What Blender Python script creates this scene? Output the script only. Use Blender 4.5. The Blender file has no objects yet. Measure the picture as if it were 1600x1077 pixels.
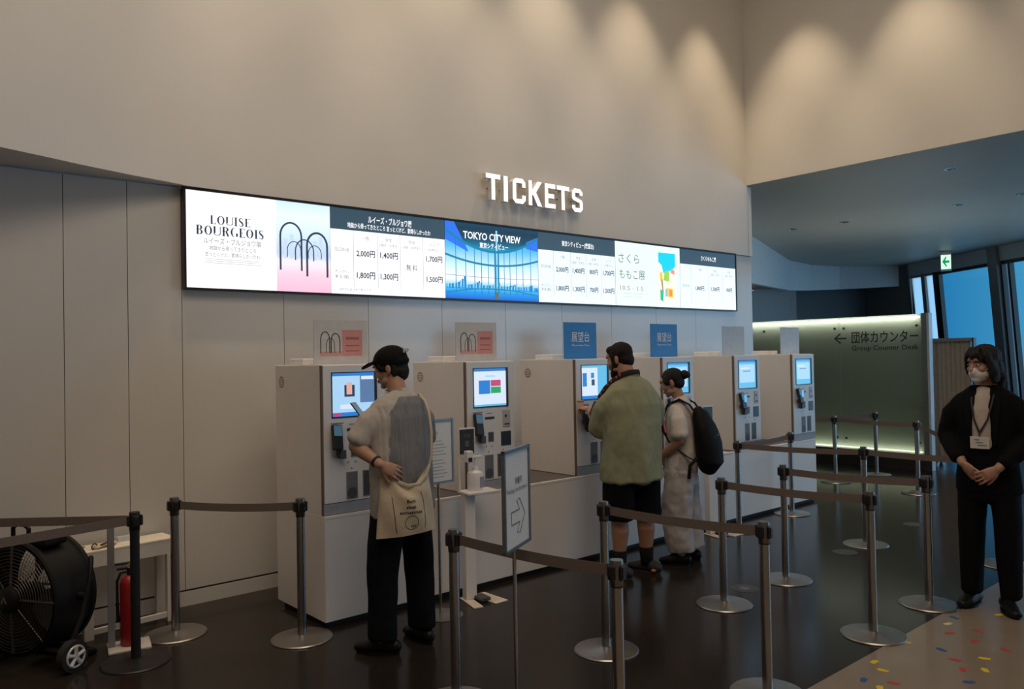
import bpy, bmesh, math, random
from mathutils import Vector, Matrix, noise
random.seed(7)
PI = math.pi
scn = bpy.context.scene
col = scn.collection
R = math.radians

# ------------------------------------------------------------------ camera
F_PX, PITCH, ROLL, YAW, CAM_H = 1244.0, 0.0155, -0.0189, 0.7122, 1.68
fw = Vector((math.sin(YAW) * math.cos(PITCH), math.cos(YAW) * math.cos(PITCH), math.sin(PITCH)))
rt0 = Vector((math.cos(YAW), -math.sin(YAW), 0))
up0 = rt0.cross(fw)
rt = rt0 * math.cos(ROLL) + up0 * math.sin(ROLL)
up = -rt0 * math.sin(ROLL) + up0 * math.cos(ROLL)
cam_d = bpy.data.cameras.new('camera')
cam_d.sensor_width = 36.0
cam_d.lens = F_PX / 1600 * 36.0
cam_d.clip_start = 0.05
cam = bpy.data.objects.new('camera', cam_d)
col.objects.link(cam)
cam.matrix_world = Matrix(((rt.x, up.x, -fw.x, 0), (rt.y, up.y, -fw.y, 0), (rt.z, up.z, -fw.z, CAM_H), (0, 0, 0, 1)))
scn.camera = cam

# ------------------------------------------------------------------ view, world, lights
scn.view_settings.view_transform = 'Standard'
scn.view_settings.look = 'None'
scn.view_settings.gamma = 1.0
scn.view_settings.use_curve_mapping = False
scn.view_settings.exposure = 0.0
try:
    scn.cycles.use_denoising = True
    scn.cycles.max_bounces = 8
    scn.cycles.sample_clamp_indirect = 4.0
except Exception:
    pass

w = bpy.data.worlds.new('dusk_sky')
scn.world = w
w.use_nodes = True
nt = w.node_tree
bg = nt.nodes['Background']
tc = nt.nodes.new('ShaderNodeTexCoord')
vd = nt.nodes.new('ShaderNodeVectorMath')
vd.operation = 'DOT_PRODUCT'
vd.inputs[1].default_value = (0.6, -0.8, 0.0)
rp = nt.nodes.new('ShaderNodeValToRGB')
nt.links.new(tc.outputs['Generated'], vd.inputs[0])
nt.links.new(vd.outputs['Value'], rp.inputs[0])
nt.links.new(rp.outputs[0], bg.inputs[0])
rp.color_ramp.elements[0].position = 0.27
rp.color_ramp.elements[0].color = (0.020, 0.23, 0.50, 1)
rp.color_ramp.elements[1].position = 1.0
rp.color_ramp.elements[1].color = (1.05, 1.85, 2.6, 1)
q_ = rp.color_ramp.elements.new(0.37)
q_.color = (0.075, 0.38, 0.62, 1)
q_ = rp.color_ramp.elements.new(0.60)
q_.color = (0.45, 0.92, 1.35, 1)
bg.inputs[1].default_value = 1.0

def lamp(kind, name, loc, energy, color, target=None, **kw):
    d = bpy.data.lights.new(name, kind)
    d.energy = energy
    d.color = color
    for k, v in kw.items():
        setattr(d, k, v)
    o = bpy.data.objects.new(name, d)
    col.objects.link(o)
    o.location = loc
    if target is not None:
        o.rotation_euler = (Vector(target) - Vector(loc)).to_track_quat('-Z', 'Y').to_euler()
    return o

WARM = (1.0, 0.80, 0.58)
SPOTC = (1.0, 0.76, 0.50)
# wall washers in the high ceiling, one row along each upper wall
for i in range(9):
    x = -2.5 + 1.31 * i
    lamp('SPOT', 'ceiling_spot', (x, 4.90, 6.5), 138, SPOTC, (x + 0.05, 5.70, 2.8), spot_size=R(58), spot_blend=0.9, shadow_soft_size=0.06)
for i in range(6):
    y = 4.85 - 1.36 * i
    lamp('SPOT', 'ceiling_spot', (8.1, y, 6.5), 140 if i < 2 else 45, SPOTC, (8.9, y, 2.8), spot_size=R(58), spot_blend=0.9, shadow_soft_size=0.06)
# unseen area lamps added to lift the upper walls and the whole hall
lamp('AREA', 'added_wall_wash', (3.9, 2.2, 6.7), 64, (1.0, 0.79, 0.56), (3.6, 5.66, 4.4), shape='RECTANGLE', size=7.0, size_y=0.5)
lamp('AREA', 'added_wall_wash', (5.6, 2.2, 6.7), 24, (1.0, 0.79, 0.56), (8.87, 1.5, 4.6), shape='RECTANGLE', size=0.5, size_y=6.0)
lamp('AREA', 'added_hall_fill', (1.0, 0.0, 6.7), 178, (1.0, 0.83, 0.68), (1.0, 0.0, 0), shape='RECTANGLE', size=6.0, size_y=4.0)
# unseen fill lamps added to brighten the lobby
lamp('AREA', 'added_lobby_fill', (12.5, -2.6, 3.75), 120, (0.84, 0.93, 1.0), (12.3, -1.6, 0), shape='RECTANGLE', size=4.0, size_y=3.0)

lamp('AREA', 'added_lobby_upfill', (13.6, 6.0, 1.5), 25, (0.80, 0.97, 1.0), (13.6, 6.0, 3.8), shape='RECTANGLE', size=2.5, size_y=2.5)  # added out of sight behind the glass screen to lift the lobby ceiling

# ------------------------------------------------------------------ materials
MATS = {}
def mat(name, color, rough=0.5, metal=0.0, emit=0.0, spec=0.5, var=0.06, scale=14.0, bump=0.0, bscale=60.0, stretch=(1, 1, 1), coat=0.0):
    if name in MATS:
        return MATS[name]
    m = bpy.data.materials.new(name)
    m.use_nodes = True
    n = m.node_tree
    b = n.nodes['Principled BSDF']
    b.inputs['Roughness'].default_value = rough
    b.inputs['Metallic'].default_value = metal
    b.inputs['Specular IOR Level'].default_value = spec
    b.inputs['Coat Weight'].default_value = coat
    t = n.nodes.new('ShaderNodeTexCoord')
    mp = n.nodes.new('ShaderNodeMapping')
    mp.inputs['Scale'].default_value = stretch
    n.links.new(t.outputs['Object'], mp.inputs[0])
    if var > 0 and emit == 0:
        nz = n.nodes.new('ShaderNodeTexNoise')
        nz.inputs['Scale'].default_value = scale
        nz.inputs['Detail'].default_value = 4
        n.links.new(mp.outputs[0], nz.inputs['Vector'])
        r = n.nodes.new('ShaderNodeValToRGB')
        r.color_ramp.elements[0].position = 0.3
        r.color_ramp.elements[1].position = 0.7
        r.color_ramp.elements[0].color = (*[c * (1 - var) for c in color], 1)
        r.color_ramp.elements[1].color = (*[min(1, c * (1 + var)) for c in color], 1)
        n.links.new(nz.outputs['Fac'], r.inputs[0])
        n.links.new(r.outputs[0], b.inputs['Base Color'])
    else:
        b.inputs['Base Color'].default_value = (*color, 1)
    if emit > 0:
        b.inputs['Base Color'].default_value = (0.02, 0.02, 0.02, 1)
        b.inputs['Emission Color'].default_value = (*color, 1)
        b.inputs['Emission Strength'].default_value = emit
    if bump > 0:
        nb = n.nodes.new('ShaderNodeTexNoise')
        nb.inputs['Scale'].default_value = bscale
        nb.inputs['Detail'].default_value = 3
        n.links.new(mp.outputs[0], nb.inputs['Vector'])
        bp = n.nodes.new('ShaderNodeBump')
        bp.inputs['Strength'].default_value = bump
        bp.inputs['Distance'].default_value = 0.01
        n.links.new(nb.outputs['Fac'], bp.inputs['Height'])
        n.links.new(bp.outputs[0], b.inputs['Normal'])
    MATS[name] = m
    return m

def em(name, color, s=1.0):
    return mat('lit_' + name, color, 0.3, emit=s)

SCR = 1.15      # brightness of the big display wall
M_wall = mat('glossy_white_panel', (0.62, 0.60, 0.57), 0.20, spec=0.9, var=0.02, scale=1.5)
M_gap = mat('dark_gap', (0.02, 0.02, 0.02), 0.8)
M_upper = mat('matt_white_plaster', (0.66, 0.64, 0.61), 0.75, var=0.02, scale=2)
M_floor = mat('polished_dark_floor', (0.022, 0.0175, 0.015), 0.19, var=0.15, scale=3.0, spec=0.20)
M_tile = mat('beige_stone_floor', (0.26, 0.205, 0.15), 0.22, var=0.05, scale=4)
M_ceil = mat('grey_ceiling', (0.33, 0.29, 0.24), 0.5, var=0.03, scale=2)
M_white = mat('white_laminate', (0.78, 0.735, 0.70), 0.35, var=0.02, scale=5)
M_panelw = mat('white_powder_coat', (0.72, 0.72, 0.72), 0.4, var=0.02, scale=5)
M_grey = mat('grey_plastic', (0.22, 0.23, 0.25), 0.45)
M_dgrey = mat('dark_grey_plastic', (0.06, 0.06, 0.065), 0.45)
M_black = mat('black_plastic', (0.012, 0.012, 0.013), 0.35)
M_brown = mat('dark_brown_top', (0.05, 0.035, 0.028), 0.18)
M_steel = mat('brushed_steel', (0.42, 0.40, 0.38), 0.26, 1.0, var=0.1, scale=30, stretch=(1, 1, 0.05))
M_steelplate = mat('satin_steel_plate', (0.42, 0.40, 0.38), 0.34, 1.0, var=0.08, scale=8)
M_belt = mat('grey_brown_webbing', (0.16, 0.125, 0.105), 0.8, var=0.08, scale=90)
M_paper = mat('white_paper', (0.74, 0.74, 0.72), 0.6, var=0.01)
M_ink = mat('black_ink', (0.02, 0.02, 0.022), 0.6, var=0)
M_wink = mat('white_ink', (0.8, 0.8, 0.8), 0.6, var=0)
M_skin = mat('warm_skin', (0.42, 0.235, 0.155), 0.5, var=0.05, scale=30)
M_hair = mat('black_hair', (0.011, 0.009, 0.008), 0.65, spec=0.25, var=0.3, scale=120, bump=0.5, bscale=180, stretch=(1, 1, 0.2))

# ------------------------------------------------------------------ mesh helpers
class B:
    """collects shapes into one mesh; the material index of new faces is self.mi"""
    def __init__(self):
        self.bm = bmesh.new()
        self.mi = 0
        self.M = Matrix.Identity(4)
    def _v(self, p):
        return self.bm.verts.new(self.M @ Vector(p))
    def _f(self, vs):
        try:
            f = self.bm.faces.new(vs)
            f.material_index = self.mi
            return f
        except ValueError:
            return None
    def box(self, x0, x1, y0, y1, z0, z1, bev=0.0):
        vs = [self._v((x, y, z)) for z in (z0, z1) for y in (y0, y1) for x in (x0, x1)]
        fs = [self._f([vs[i] for i in q]) for q in ((0, 2, 3, 1), (4, 5, 7, 6), (0, 1, 5, 4), (2, 6, 7, 3), (0, 4, 6, 2), (1, 3, 7, 5))]
        if bev > 0:
            es = list({e for f in fs for e in f.edges})
            r = bmesh.ops.bevel(self.bm, geom=es, offset=bev, segments=2, affect='EDGES', profile=0.5)
            for f in r['faces']:
                f.material_index = self.mi
        return self
    def quad(self, *ps):
        self._f([self._v(p) for p in ps])
        return self
    def loft(self, pts, rads, ref=(1, 0, 0), n=16, cap=True, capk=1.0):
        pts = [Vector(p) for p in pts]
        rads = [(r, r) if not isinstance(r, (tuple, list)) else r for r in rads]
        ref = Vector(ref).normalized()
        fr = []
        for i, p in enumerate(pts):
            t = (pts[min(i + 1, len(pts) - 1)] - pts[max(i - 1, 0)]).normalized()
            a = (ref - t * ref.dot(t))
            if a.length < 1e-4:
                a = t.orthogonal()
            a.normalize()
            fr.append((p, t, a, t.cross(a), rads[i]))
        seq = []
        if cap:
            p, t, a, b, r = fr[0]
            k = min(r) * capk
            for q in (80, 55, 28):
                c, s = math.cos(R(q)), math.sin(R(q))
                seq.append((p - t * k * s, a, b, (r[0] * c, r[1] * c)))
        for p, t, a, b, r in fr:
            seq.append((p, a, b, r))
        if cap:
            p, t, a, b, r = fr[-1]
            k = min(r) * capk
            for q in (28, 55, 80):
                c, s = math.cos(R(q)), math.sin(R(q))
                seq.append((p + t * k * s, a, b, (r[0] * c, r[1] * c)))
        rings = []
        for p, a, b, r in seq:
            rings.append([self._v(p + a * (r[0] * math.cos(2 * PI * j / n)) + b * (r[1] * math.sin(2 * PI * j / n))) for j in range(n)])
        for q in range(len(rings) - 1):
            for j in range(n):
                self._f((rings[q][j], rings[q][(j + 1) % n], rings[q + 1][(j + 1) % n], rings[q + 1][j]))
        self._f(list(reversed(rings[0])))
        self._f(rings[-1])
        return self
    def cyl(self, p0, p1, r0, r1=None, n=20):
        r1 = r0 if r1 is None else r1
        p0, p1 = Vector(p0), Vector(p1)
        t = (p1 - p0).normalized()
        a = t.orthogonal().normalized()
        b = t.cross(a)
        r = [[self._v(p + a * (q * math.cos(2 * PI * j / n)) + b * (q * math.sin(2 * PI * j / n))) for j in range(n)] for p, q in ((p0, r0), (p1, r1))]
        for j in range(n):
            self._f((r[0][j], r[0][(j + 1) % n], r[1][(j + 1) % n], r[1][j]))
        self._f(list(reversed(r[0])))
        self._f(r[1])
        return self
    def lathe(self, prof, n=28, axis='Z', o=(0, 0, 0)):
        rings = []
        for r, h in prof:
            ring = []
            for j in range(n):
                c, s = math.cos(2 * PI * j / n), math.sin(2 * PI * j / n)
                p = {'Z': (r * c, r * s, h), 'Y': (r * c, h, -r * s), 'X': (h, r * c, r * s)}[axis]
                ring.append(self._v((p[0] + o[0], p[1] + o[1], p[2] + o[2])))
            rings.append(ring)
        for q in range(len(rings) - 1):
            for j in range(n):
                self._f((rings[q][j], rings[q][(j + 1) % n], rings[q + 1][(j + 1) % n], rings[q + 1][j]))
        self._f(list(reversed(rings[0])))
        self._f(rings[-1])
        return self
    def ell(self, c, r, rot=None, seg=20, rings=12):
        M = Matrix.Translation(c)
        if rot is not None:
            M = M @ rot
        M = self.M @ M @ Matrix.Diagonal((*r, 1))
        g = bmesh.ops.create_uvsphere(self.bm, u_segments=seg, v_segments=rings, radius=1.0, matrix=M)
        for v in g['verts']:
            for f in v.link_faces:
                f.material_index = self.mi
        return self
    def ring(self, c, r, tr, axis='Z', n=36, m=8):
        rr = []
        for j in range(n):
            t = 2 * PI * j / n
            ring = []
            for k in range(m):
                s = 2 * PI * k / m
                q = r + tr * math.cos(s)
                h = tr * math.sin(s)
                p = {'Z': (q * math.cos(t), q * math.sin(t), h), 'Y': (q * math.cos(t), h, q * math.sin(t)), 'X': (h, q * math.cos(t), q * math.sin(t))}[axis]
                ring.append(self._v(Vector(c) + Vector(p)))
            rr.append(ring)
        for j in range(n):
            for k in range(m):
                self._f((rr[j][k], rr[(j + 1) % n][k], rr[(j + 1) % n][(k + 1) % m], rr[j][(k + 1) % m]))
        return self
    def poly(self, pts, y0, y1):
        """prism over a polygon in the XZ plane between y0 (front) and y1"""
        a = [self._v((p[0], y0, p[1])) for p in pts]
        b = [self._v((p[0], y1, p[1])) for p in pts]
        self._f(a)
        self._f(list(reversed(b)))
        for i in range(len(pts)):
            j = (i + 1) % len(pts)
            self._f((a[j], a[i], b[i], b[j]))
        return self
    def stroke(self, pts, wd, y0, y1):
        """flat ribbon of width wd (number or list) along XZ points, thickness y0..y1"""
        n = len(pts)
        L, Rr = [], []
        for i, p in enumerate(pts):
            q0, q1 = pts[max(i - 1, 0)], pts[min(i + 1, n - 1)]
            dx, dz = q1[0] - q0[0], q1[1] - q0[1]
            l = math.hypot(dx, dz) or 1
            h = (wd[i] if isinstance(wd, (list, tuple)) else wd) / 2
            L.append((p[0] - dz / l * h, p[1] + dx / l * h))
            Rr.append((p[0] + dz / l * h, p[1] - dx / l * h))
        for i in range(n - 1):
            self.poly([L[i], Rr[i], Rr[i + 1], L[i + 1]], y0, y1)
        return self
    def mesh(self, name, mats, smooth=False, recalc=True):
        if recalc:
            bmesh.ops.recalc_face_normals(self.bm, faces=self.bm.faces)
        me = bpy.data.meshes.new(name)
        self.bm.to_mesh(me)
        self.bm.free()
        for m in (mats if isinstance(mats, (list, tuple)) else [mats]):
            me.materials.append(m)
        if smooth:
            for p in me.polygons:
                p.use_smooth = True
            if smooth != True:
                me.set_sharp_from_angle(angle=R(smooth))
        return me
    def build(self, name, mats, parent=None, smooth=False, label=None, recalc=True):
        return put(name, self.mesh(name, mats, smooth, recalc), parent, label)

def put(name, me, parent=None, label=None):
    o = bpy.data.objects.new(name, me)
    col.objects.link(o)
    if parent is not None:
        o.parent = parent
    if label:
        o['label'] = label
    return o

def thing(name, label, cat, loc=(0, 0, 0), rz=0.0, group=None):
    o = bpy.data.objects.new(name, None)
    o.empty_display_size = 0.1
    col.objects.link(o)
    o.location = loc
    o.rotation_euler = (0, 0, rz)
    return tag(o, label, cat, group)

def tag(o, label, cat, group=None):
    o['label'] = label
    o['category'] = cat
    if group:
        o['group'] = group
    return o

def struct(name, b, m, smooth=False):
    o = b.build(name, m, smooth=smooth)
    o['kind'] = 'structure'
    return o

def dup(root, loc, rz=None, label=None, group=None):
    r = root.copy()
    col.objects.link(r)
    r.location = loc
    if rz is not None:
        r.rotation_euler = (0, 0, rz)
    if label:
        r['label'] = label
    if group:
        r['group'] = group
    for ch in list(root.children):
        c = ch.copy()
        col.objects.link(c)
        c.parent = r
        for g in list(ch.children):
            d = g.copy()
            col.objects.link(d)
            d.parent = c
    return r

def text_into(b, s, x, z, h, width=None, y=0.0, align='CENTER', xs=1.0, bold=0.0):
    """lays lettering of cap height about h, centred on (x,z), into the XZ plane of builder b, facing -Y"""
    cu = bpy.data.curves.new('lettering', 'FONT')
    cu.body = s
    cu.size = 1.0
    cu.resolution_u = 2
    cu.offset = bold
    o = bpy.data.objects.new('lettering', cu)
    col.objects.link(o)
    dg = bpy.context.evaluated_depsgraph_get()
    me = bpy.data.meshes.new_from_object(o.evaluated_get(dg))
    bpy.data.objects.remove(o)
    bpy.data.curves.remove(cu)
    if not len(me.vertices):
        return
    xx = [v.co.x for v in me.vertices]
    yy = [v.co.y for v in me.vertices]
    x0, x1, y0, y1 = min(xx), max(xx), min(yy), max(yy)
    k = h / 0.73
    kx = k * xs if width is None else width / max(1e-6, x1 - x0)
    off = {'CENTER': -(x0 + x1) / 2, 'LEFT': -x0, 'RIGHT': -x1}[align]
    vs = [b._v((x + (v.co.x + off) * kx, y, z + (v.co.y - 0.36) * k)) for v in me.vertices]
    for p in me.polygons:
        b._f([vs[i] for i in p.vertices])
    bpy.data.meshes.remove(me)

def remesh(b, voxel, smooth=4, name='body'):
    """one continuous surface over all overlapping closed shapes of b"""
    me = bpy.data.meshes.new('tmp')
    bmesh.ops.recalc_face_normals(b.bm, faces=b.bm.faces)
    b.bm.to_mesh(me)
    b.bm.free()
    o = bpy.data.objects.new('tmp', me)
    col.objects.link(o)
    m = o.modifiers.new('r', 'REMESH')
    m.mode = 'VOXEL'
    m.voxel_size = voxel
    m.adaptivity = 0.0
    if smooth:
        s = o.modifiers.new('s', 'SMOOTH')
        s.factor = 0.5
        s.iterations = smooth
    dg = bpy.context.evaluated_depsgraph_get()
    r = bpy.data.meshes.new_from_object(o.evaluated_get(dg))
    bpy.data.objects.remove(o)
    bpy.data.meshes.remove(me)
    r.name = name
    for p in r.polygons:
        p.use_smooth = True
    return r

def crumple(me, amp, freq=9.0, zs=0.35, seed=0.0, fn=None):
    ns = [v.normal.copy() for v in me.vertices]
    for v, n in zip(me.vertices, ns):
        c = v.co
        k = noise.noise(Vector((c.x * freq + seed, c.y * freq, c.z * freq * zs))) + 0.5 * noise.noise(Vector((c.x * freq * 2.3, c.y * freq * 2.3 + seed, c.z * freq * 1.2)))
        a = amp if fn is None else amp * fn(c)
        v.co = c + n * (a * k)
    return me

def setmat(me, *ms):
    me.materials.clear()
    for m in ms:
        me.materials.append(m)
    return me

# ================================================================== SETTING
WY = 5.68          # ticket wall
XE = 8.87          # its right-hand end
# floor
def slab(b, pts, z0, z1):
    lo = [b._v((x, y, z0)) for x, y in pts]
    hi = [b._v((x, y, z1)) for x, y in pts]
    b._f(list(reversed(lo))); b._f(hi)
    for i in range(len(pts)):
        j = (i + 1) % len(pts)
        b._f((lo[i], lo[j], hi[j], hi[i]))
b = B(); slab(b, [(-6, 2.08), (16.25, 2.08), (20.95, 8.6), (21.0, 14), (-6, 14)], -0.1, 0); struct('floor', b, M_floor)
b = B(); slab(b, [(-6, -6), (10.55, -6), (16.25, 2.08), (-6, 2.08)], -0.1, 0); struct('floor_stone', b, M_tile)
# lower ticket wall of glossy panels with open joints
b = B()
xs = [-6.0, -2.53, -1.8, -1.06, -0.33, 0.41, 1.15, 1.53, 1.88, 2.63, 3.36, 4.10, 4.83, 5.57, 6.30, 7.04, 7.77, 8.97]
b.mi = 1; b.box(-6, 8.94, WY + 0.012, WY + 0.06, 0, 2.9)
b.mi = 0
for i in range(len(xs) - 1):
    b.box(xs[i] + 0.0022, xs[i + 1] - 0.0022, WY, WY + 0.03, 0.112, 2.9)
b.mi = 0; b.box(-6, 8.94, WY + 0.03, WY + 0.3, 0, 2.9)
struct('wall_back', b, [M_wall, M_gap])
b = B(); b.box(-6, 8.96, WY - 0.004, WY + 0.012, 0, 0.098); struct('baseboard_back', b, M_wall)
# bulkhead over the wall, sweeping forward at the far left
edge = [(-6.0, 2.05), (-4.0, 3.15), (-2.0, 4.1), (-0.8, 4.6), (0.0, 4.92), (0.4, 5.07), (0.75, 5.20), (0.96, 5.28), (1.2, 5.38), (1.49, 5.48), (1.87, 5.585), (2.3, 5.64), (2.8, 5.66), (8.89, 5.66)]
b = B()
ZT = 6.8
v0 = [b._v((x, y, 2.93)) for x, y in edge]
v1 = [b._v((x, y, ZT)) for x, y in edge]
vl = [b._v((x, y - 0.0, 2.905)) for x, y in edge]
vs = [b._v((x, WY + 0.02, 2.905)) for x, y in edge]
vt = [b._v((x, WY + 0.3, ZT)) for x, y in edge]
for i in range(len(edge) - 1):
    b.mi = 0
    b._f((v0[i], v0[i + 1], v1[i + 1], v1[i]))
    b._f((vl[i], vl[i + 1], v0[i + 1], v0[i]))
    b._f((vs[i], vs[i + 1], vl[i + 1], vl[i]))
    b._f((v1[i], v1[i + 1], vt[i + 1], vt[i]))
b.box(8.885, 8.97, 5.66, 5.98, 2.905, 3.79)
struct('wall_upper_back', b, [M_upper], smooth=30)
# wall on the right above the lobby opening
b = B(); b.box(XE, XE + 0.2, -6, 5.70, 3.80, ZT); struct('wall_upper_right', b, M_upper)
# high ceiling, and the unseen sides that close the hall
b = B(); b.box(-6, XE + 0.2, -6, 6.0, ZT, ZT + 0.1); struct('ceiling', b, M_ceil)
b = B(); b.box(-6.2, -6, -6, 6, 0, ZT); struct('wall_left', b, M_upper)
b = B(); b.box(-6, 10.4, -6.2, -6, 0, ZT); struct('wall_front', b, M_upper)
# lobby ceiling
b = B(); slab(b, [(XE + 0.002, -6), (10.4, -6), (20.6, 8.5), (20.9, 12), (XE + 0.002, 12)], 3.797, 3.9); struct('ceiling_lobby', b, M_ceil)
# angled fascia and the dim recess behind the glass screen
b = B()
fx = [(8.97, 6.35, 2.95), (12.64, 8.01, 2.93), (17.0, 9.75, 3.1), (18.3, 9.95, 3.17), (19.3, 9.72, 3.22), (20.6, 8.70, 3.28)]
t = [b._v((x, y, 3.805)) for x, y, z in fx]
u = [b._v((x, y, z)) for x, y, z in fx]
u2 = [b._v((x + 0.06, y + 0.12, z)) for x, y, z in fx]
for i in range(len(fx) - 1):
    b._f((u[i], u[i + 1], t[i + 1], t[i])); b._f((u2[i], u2[i + 1], u[i + 1], u[i]))
struct('wall_fascia', b, mat('blue_grey_fascia', (0.42, 0.43, 0.44), 0.5))
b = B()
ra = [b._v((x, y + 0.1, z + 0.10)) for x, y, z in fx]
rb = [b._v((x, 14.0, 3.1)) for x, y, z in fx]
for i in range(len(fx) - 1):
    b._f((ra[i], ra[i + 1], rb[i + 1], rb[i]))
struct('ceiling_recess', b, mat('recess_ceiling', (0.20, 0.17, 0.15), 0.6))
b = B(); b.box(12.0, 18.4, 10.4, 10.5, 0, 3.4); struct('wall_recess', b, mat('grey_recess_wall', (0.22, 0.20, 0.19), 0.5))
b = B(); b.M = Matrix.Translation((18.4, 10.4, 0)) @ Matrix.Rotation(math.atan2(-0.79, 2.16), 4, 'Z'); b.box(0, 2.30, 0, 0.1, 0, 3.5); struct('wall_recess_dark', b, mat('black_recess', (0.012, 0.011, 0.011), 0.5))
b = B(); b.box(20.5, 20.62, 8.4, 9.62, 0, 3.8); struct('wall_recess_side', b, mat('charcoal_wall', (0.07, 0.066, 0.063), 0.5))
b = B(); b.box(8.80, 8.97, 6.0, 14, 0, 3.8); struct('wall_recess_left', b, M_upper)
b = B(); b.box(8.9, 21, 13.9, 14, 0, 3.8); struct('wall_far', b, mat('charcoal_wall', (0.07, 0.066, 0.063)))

# leaning glass facade
FS, FU, FN = Vector((18.0, 4.96, 0)), Vector((0.579, 0.815, 0)), Vector((-0.815, 0.579, 0))
def fac(s, z, off=0.0):
    return FS + FU * s + FN * (0.07 * (z - 3.4) + off) + Vector((0, 0, z))
def fbar(b, s0, s1, z0, z1, d0, d1):
    ps = [fac(s, z, d) for z in (z0, z1) for s, d in ((s0, d0), (s1, d0), (s1, d1), (s0, d1))]
    v = [b._v(p) for p in ps]
    for q in ((0, 1, 2, 3), (4, 5, 6, 7), (0, 1, 5, 4), (1, 2, 6, 5), (2, 3, 7, 6), (3, 0, 4, 7)):
        b._f([v[i] for i in q])
M_mull = mat('dark_grey_mullion', (0.16, 0.165, 0.17), 0.35)
M_mblk = mat('black_mullion', (0.01, 0.01, 0.012), 0.4)
M_col = mat('pale_blue_steel_column', (0.42, 0.50, 0.54), 0.3, var=0.02)
M_glass = bpy.data.materials.new('window_glass')
M_glass.use_nodes = True
n_ = M_glass.node_tree
for x in list(n_.nodes):
    if x.type != 'OUTPUT_MATERIAL':
        n_.nodes.remove(x)
tr = n_.nodes.new('ShaderNodeBsdfTransparent'); tr.inputs[0].default_value = (0.93, 0.97, 1, 1)
gl = n_.nodes.new('ShaderNodeBsdfGlossy'); gl.inputs['Roughness'].default_value = 0.03
mx = n_.nodes.new('ShaderNodeMixShader'); mx.inputs[0].default_value = 0.06
n_.links.new(tr.outputs[0], mx.inputs[1]); n_.links.new(gl.outputs[0], mx.inputs[2])
n_.links.new(mx.outputs[0], [x for x in n_.nodes if x.type == 'OUTPUT_MATERIAL'][0].inputs[0])
def window(k, s0, s1, zt):
    fr = B()
    fbar(fr, s0, s1, zt, zt + 0.07, -0.04, 0.04); fbar(fr, s0, s1, 0.0, 0.12, -0.04, 0.04)
    fbar(fr, s0, s0 + 0.04, 0, zt, -0.04, 0.04); fbar(fr, s1 - (0.17 if k == 1 else 0.04), s1, 0, zt, -0.04, 0.06)
    f = struct('window_%d' % k, fr, M_mblk)
    g = B(); fbar(g, s0, s1, 0.1, zt, -0.006, 0.006)
    g.build('pane', M_glass, f)
window(1, 1.36, 3.31, 3.42)
window(2, 0.87, 1.09, 3.42)
window(3, -1.3, 0.86, 3.42)
window(4, -4.4, -1.5, 3.42)
window(5, -7.6, -4.6, 3.42)
window(6, -10.8, -7.8, 3.42)
window(7, -13.6, -11.0, 3.42)
b = B(); fbar(b, 1.09, 1.36, 0, 3.8, -0.1, 0.14); struct('trim_1', b, M_mull)
b = B(); fbar(b, -1.5, -1.3, 0, 3.8, -0.1, 0.14); fbar(b, -4.6, -4.4, 0, 3.8, -0.1, 0.14); fbar(b, -7.8, -7.6, 0, 3.8, -0.1, 0.14); fbar(b, -11.0, -10.8, 0, 3.8, -0.1, 0.14); struct('trim_2', b, M_mull)
b = B(); fbar(b, -13.6, 4.4, 3.49, 3.80, -0.1, 0.06); struct('trim_3', b, mat('grey_blue_beam', (0.36, 0.39, 0.41), 0.35))
M_frost = bpy.data.materials.new('frosted_glass'); M_frost.use_nodes = True
n_ = M_frost.node_tree
for x in list(n_.nodes):
    if x.type != 'OUTPUT_MATERIAL':
        n_.nodes.remove(x)
tr = n_.nodes.new('ShaderNodeBsdfTransparent'); tr.inputs[0].default_value = (0.95, 0.97, 1, 1)
df = n_.nodes.new('ShaderNodeBsdfTranslucent'); df.inputs[0].default_value = (0.85, 0.85, 0.85, 1)
m1 = n_.nodes.new('ShaderNodeMixShader'); m1.inputs[0].default_value = 0.45
n_.links.new(tr.outputs[0], m1.inputs[1]); n_.links.new(df.outputs[0], m1.inputs[2])
n_.links.new(m1.outputs[0], [x for x in n_.nodes if x.type == 'OUTPUT_MATERIAL'][0].inputs[0])
for k, s0, s1 in ((8, 3.36, 3.69), (9, 3.83, 4.30)):
    fr = B(); fbar(fr, s0, s1, 3.44, 3.52, -0.04, 0.04); fbar(fr, s0, s1, 0, 0.1, -0.04, 0.04)
    f = struct('window_%d' % k, fr, M_mull)
    g = B(); fbar(g, s0, s1, 0.1, 3.44, -0.006, 0.006); g.build('pane', M_frost, f)
b = B(); fbar(b, 3.69, 3.83, 0, 3.55, -0.08, 0.06); struct('trim_5', b, M_mull)
b = B(); fbar(b, 4.30, 4.42, 0, 3.8, -0.08, 0.06); struct('trim_6', b, M_mull)
b = B(); fbar(b, 3.31, 3.37, 0, 3.5, -0.06, 0.06); struct('trim_7', b, M_mblk)

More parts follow.
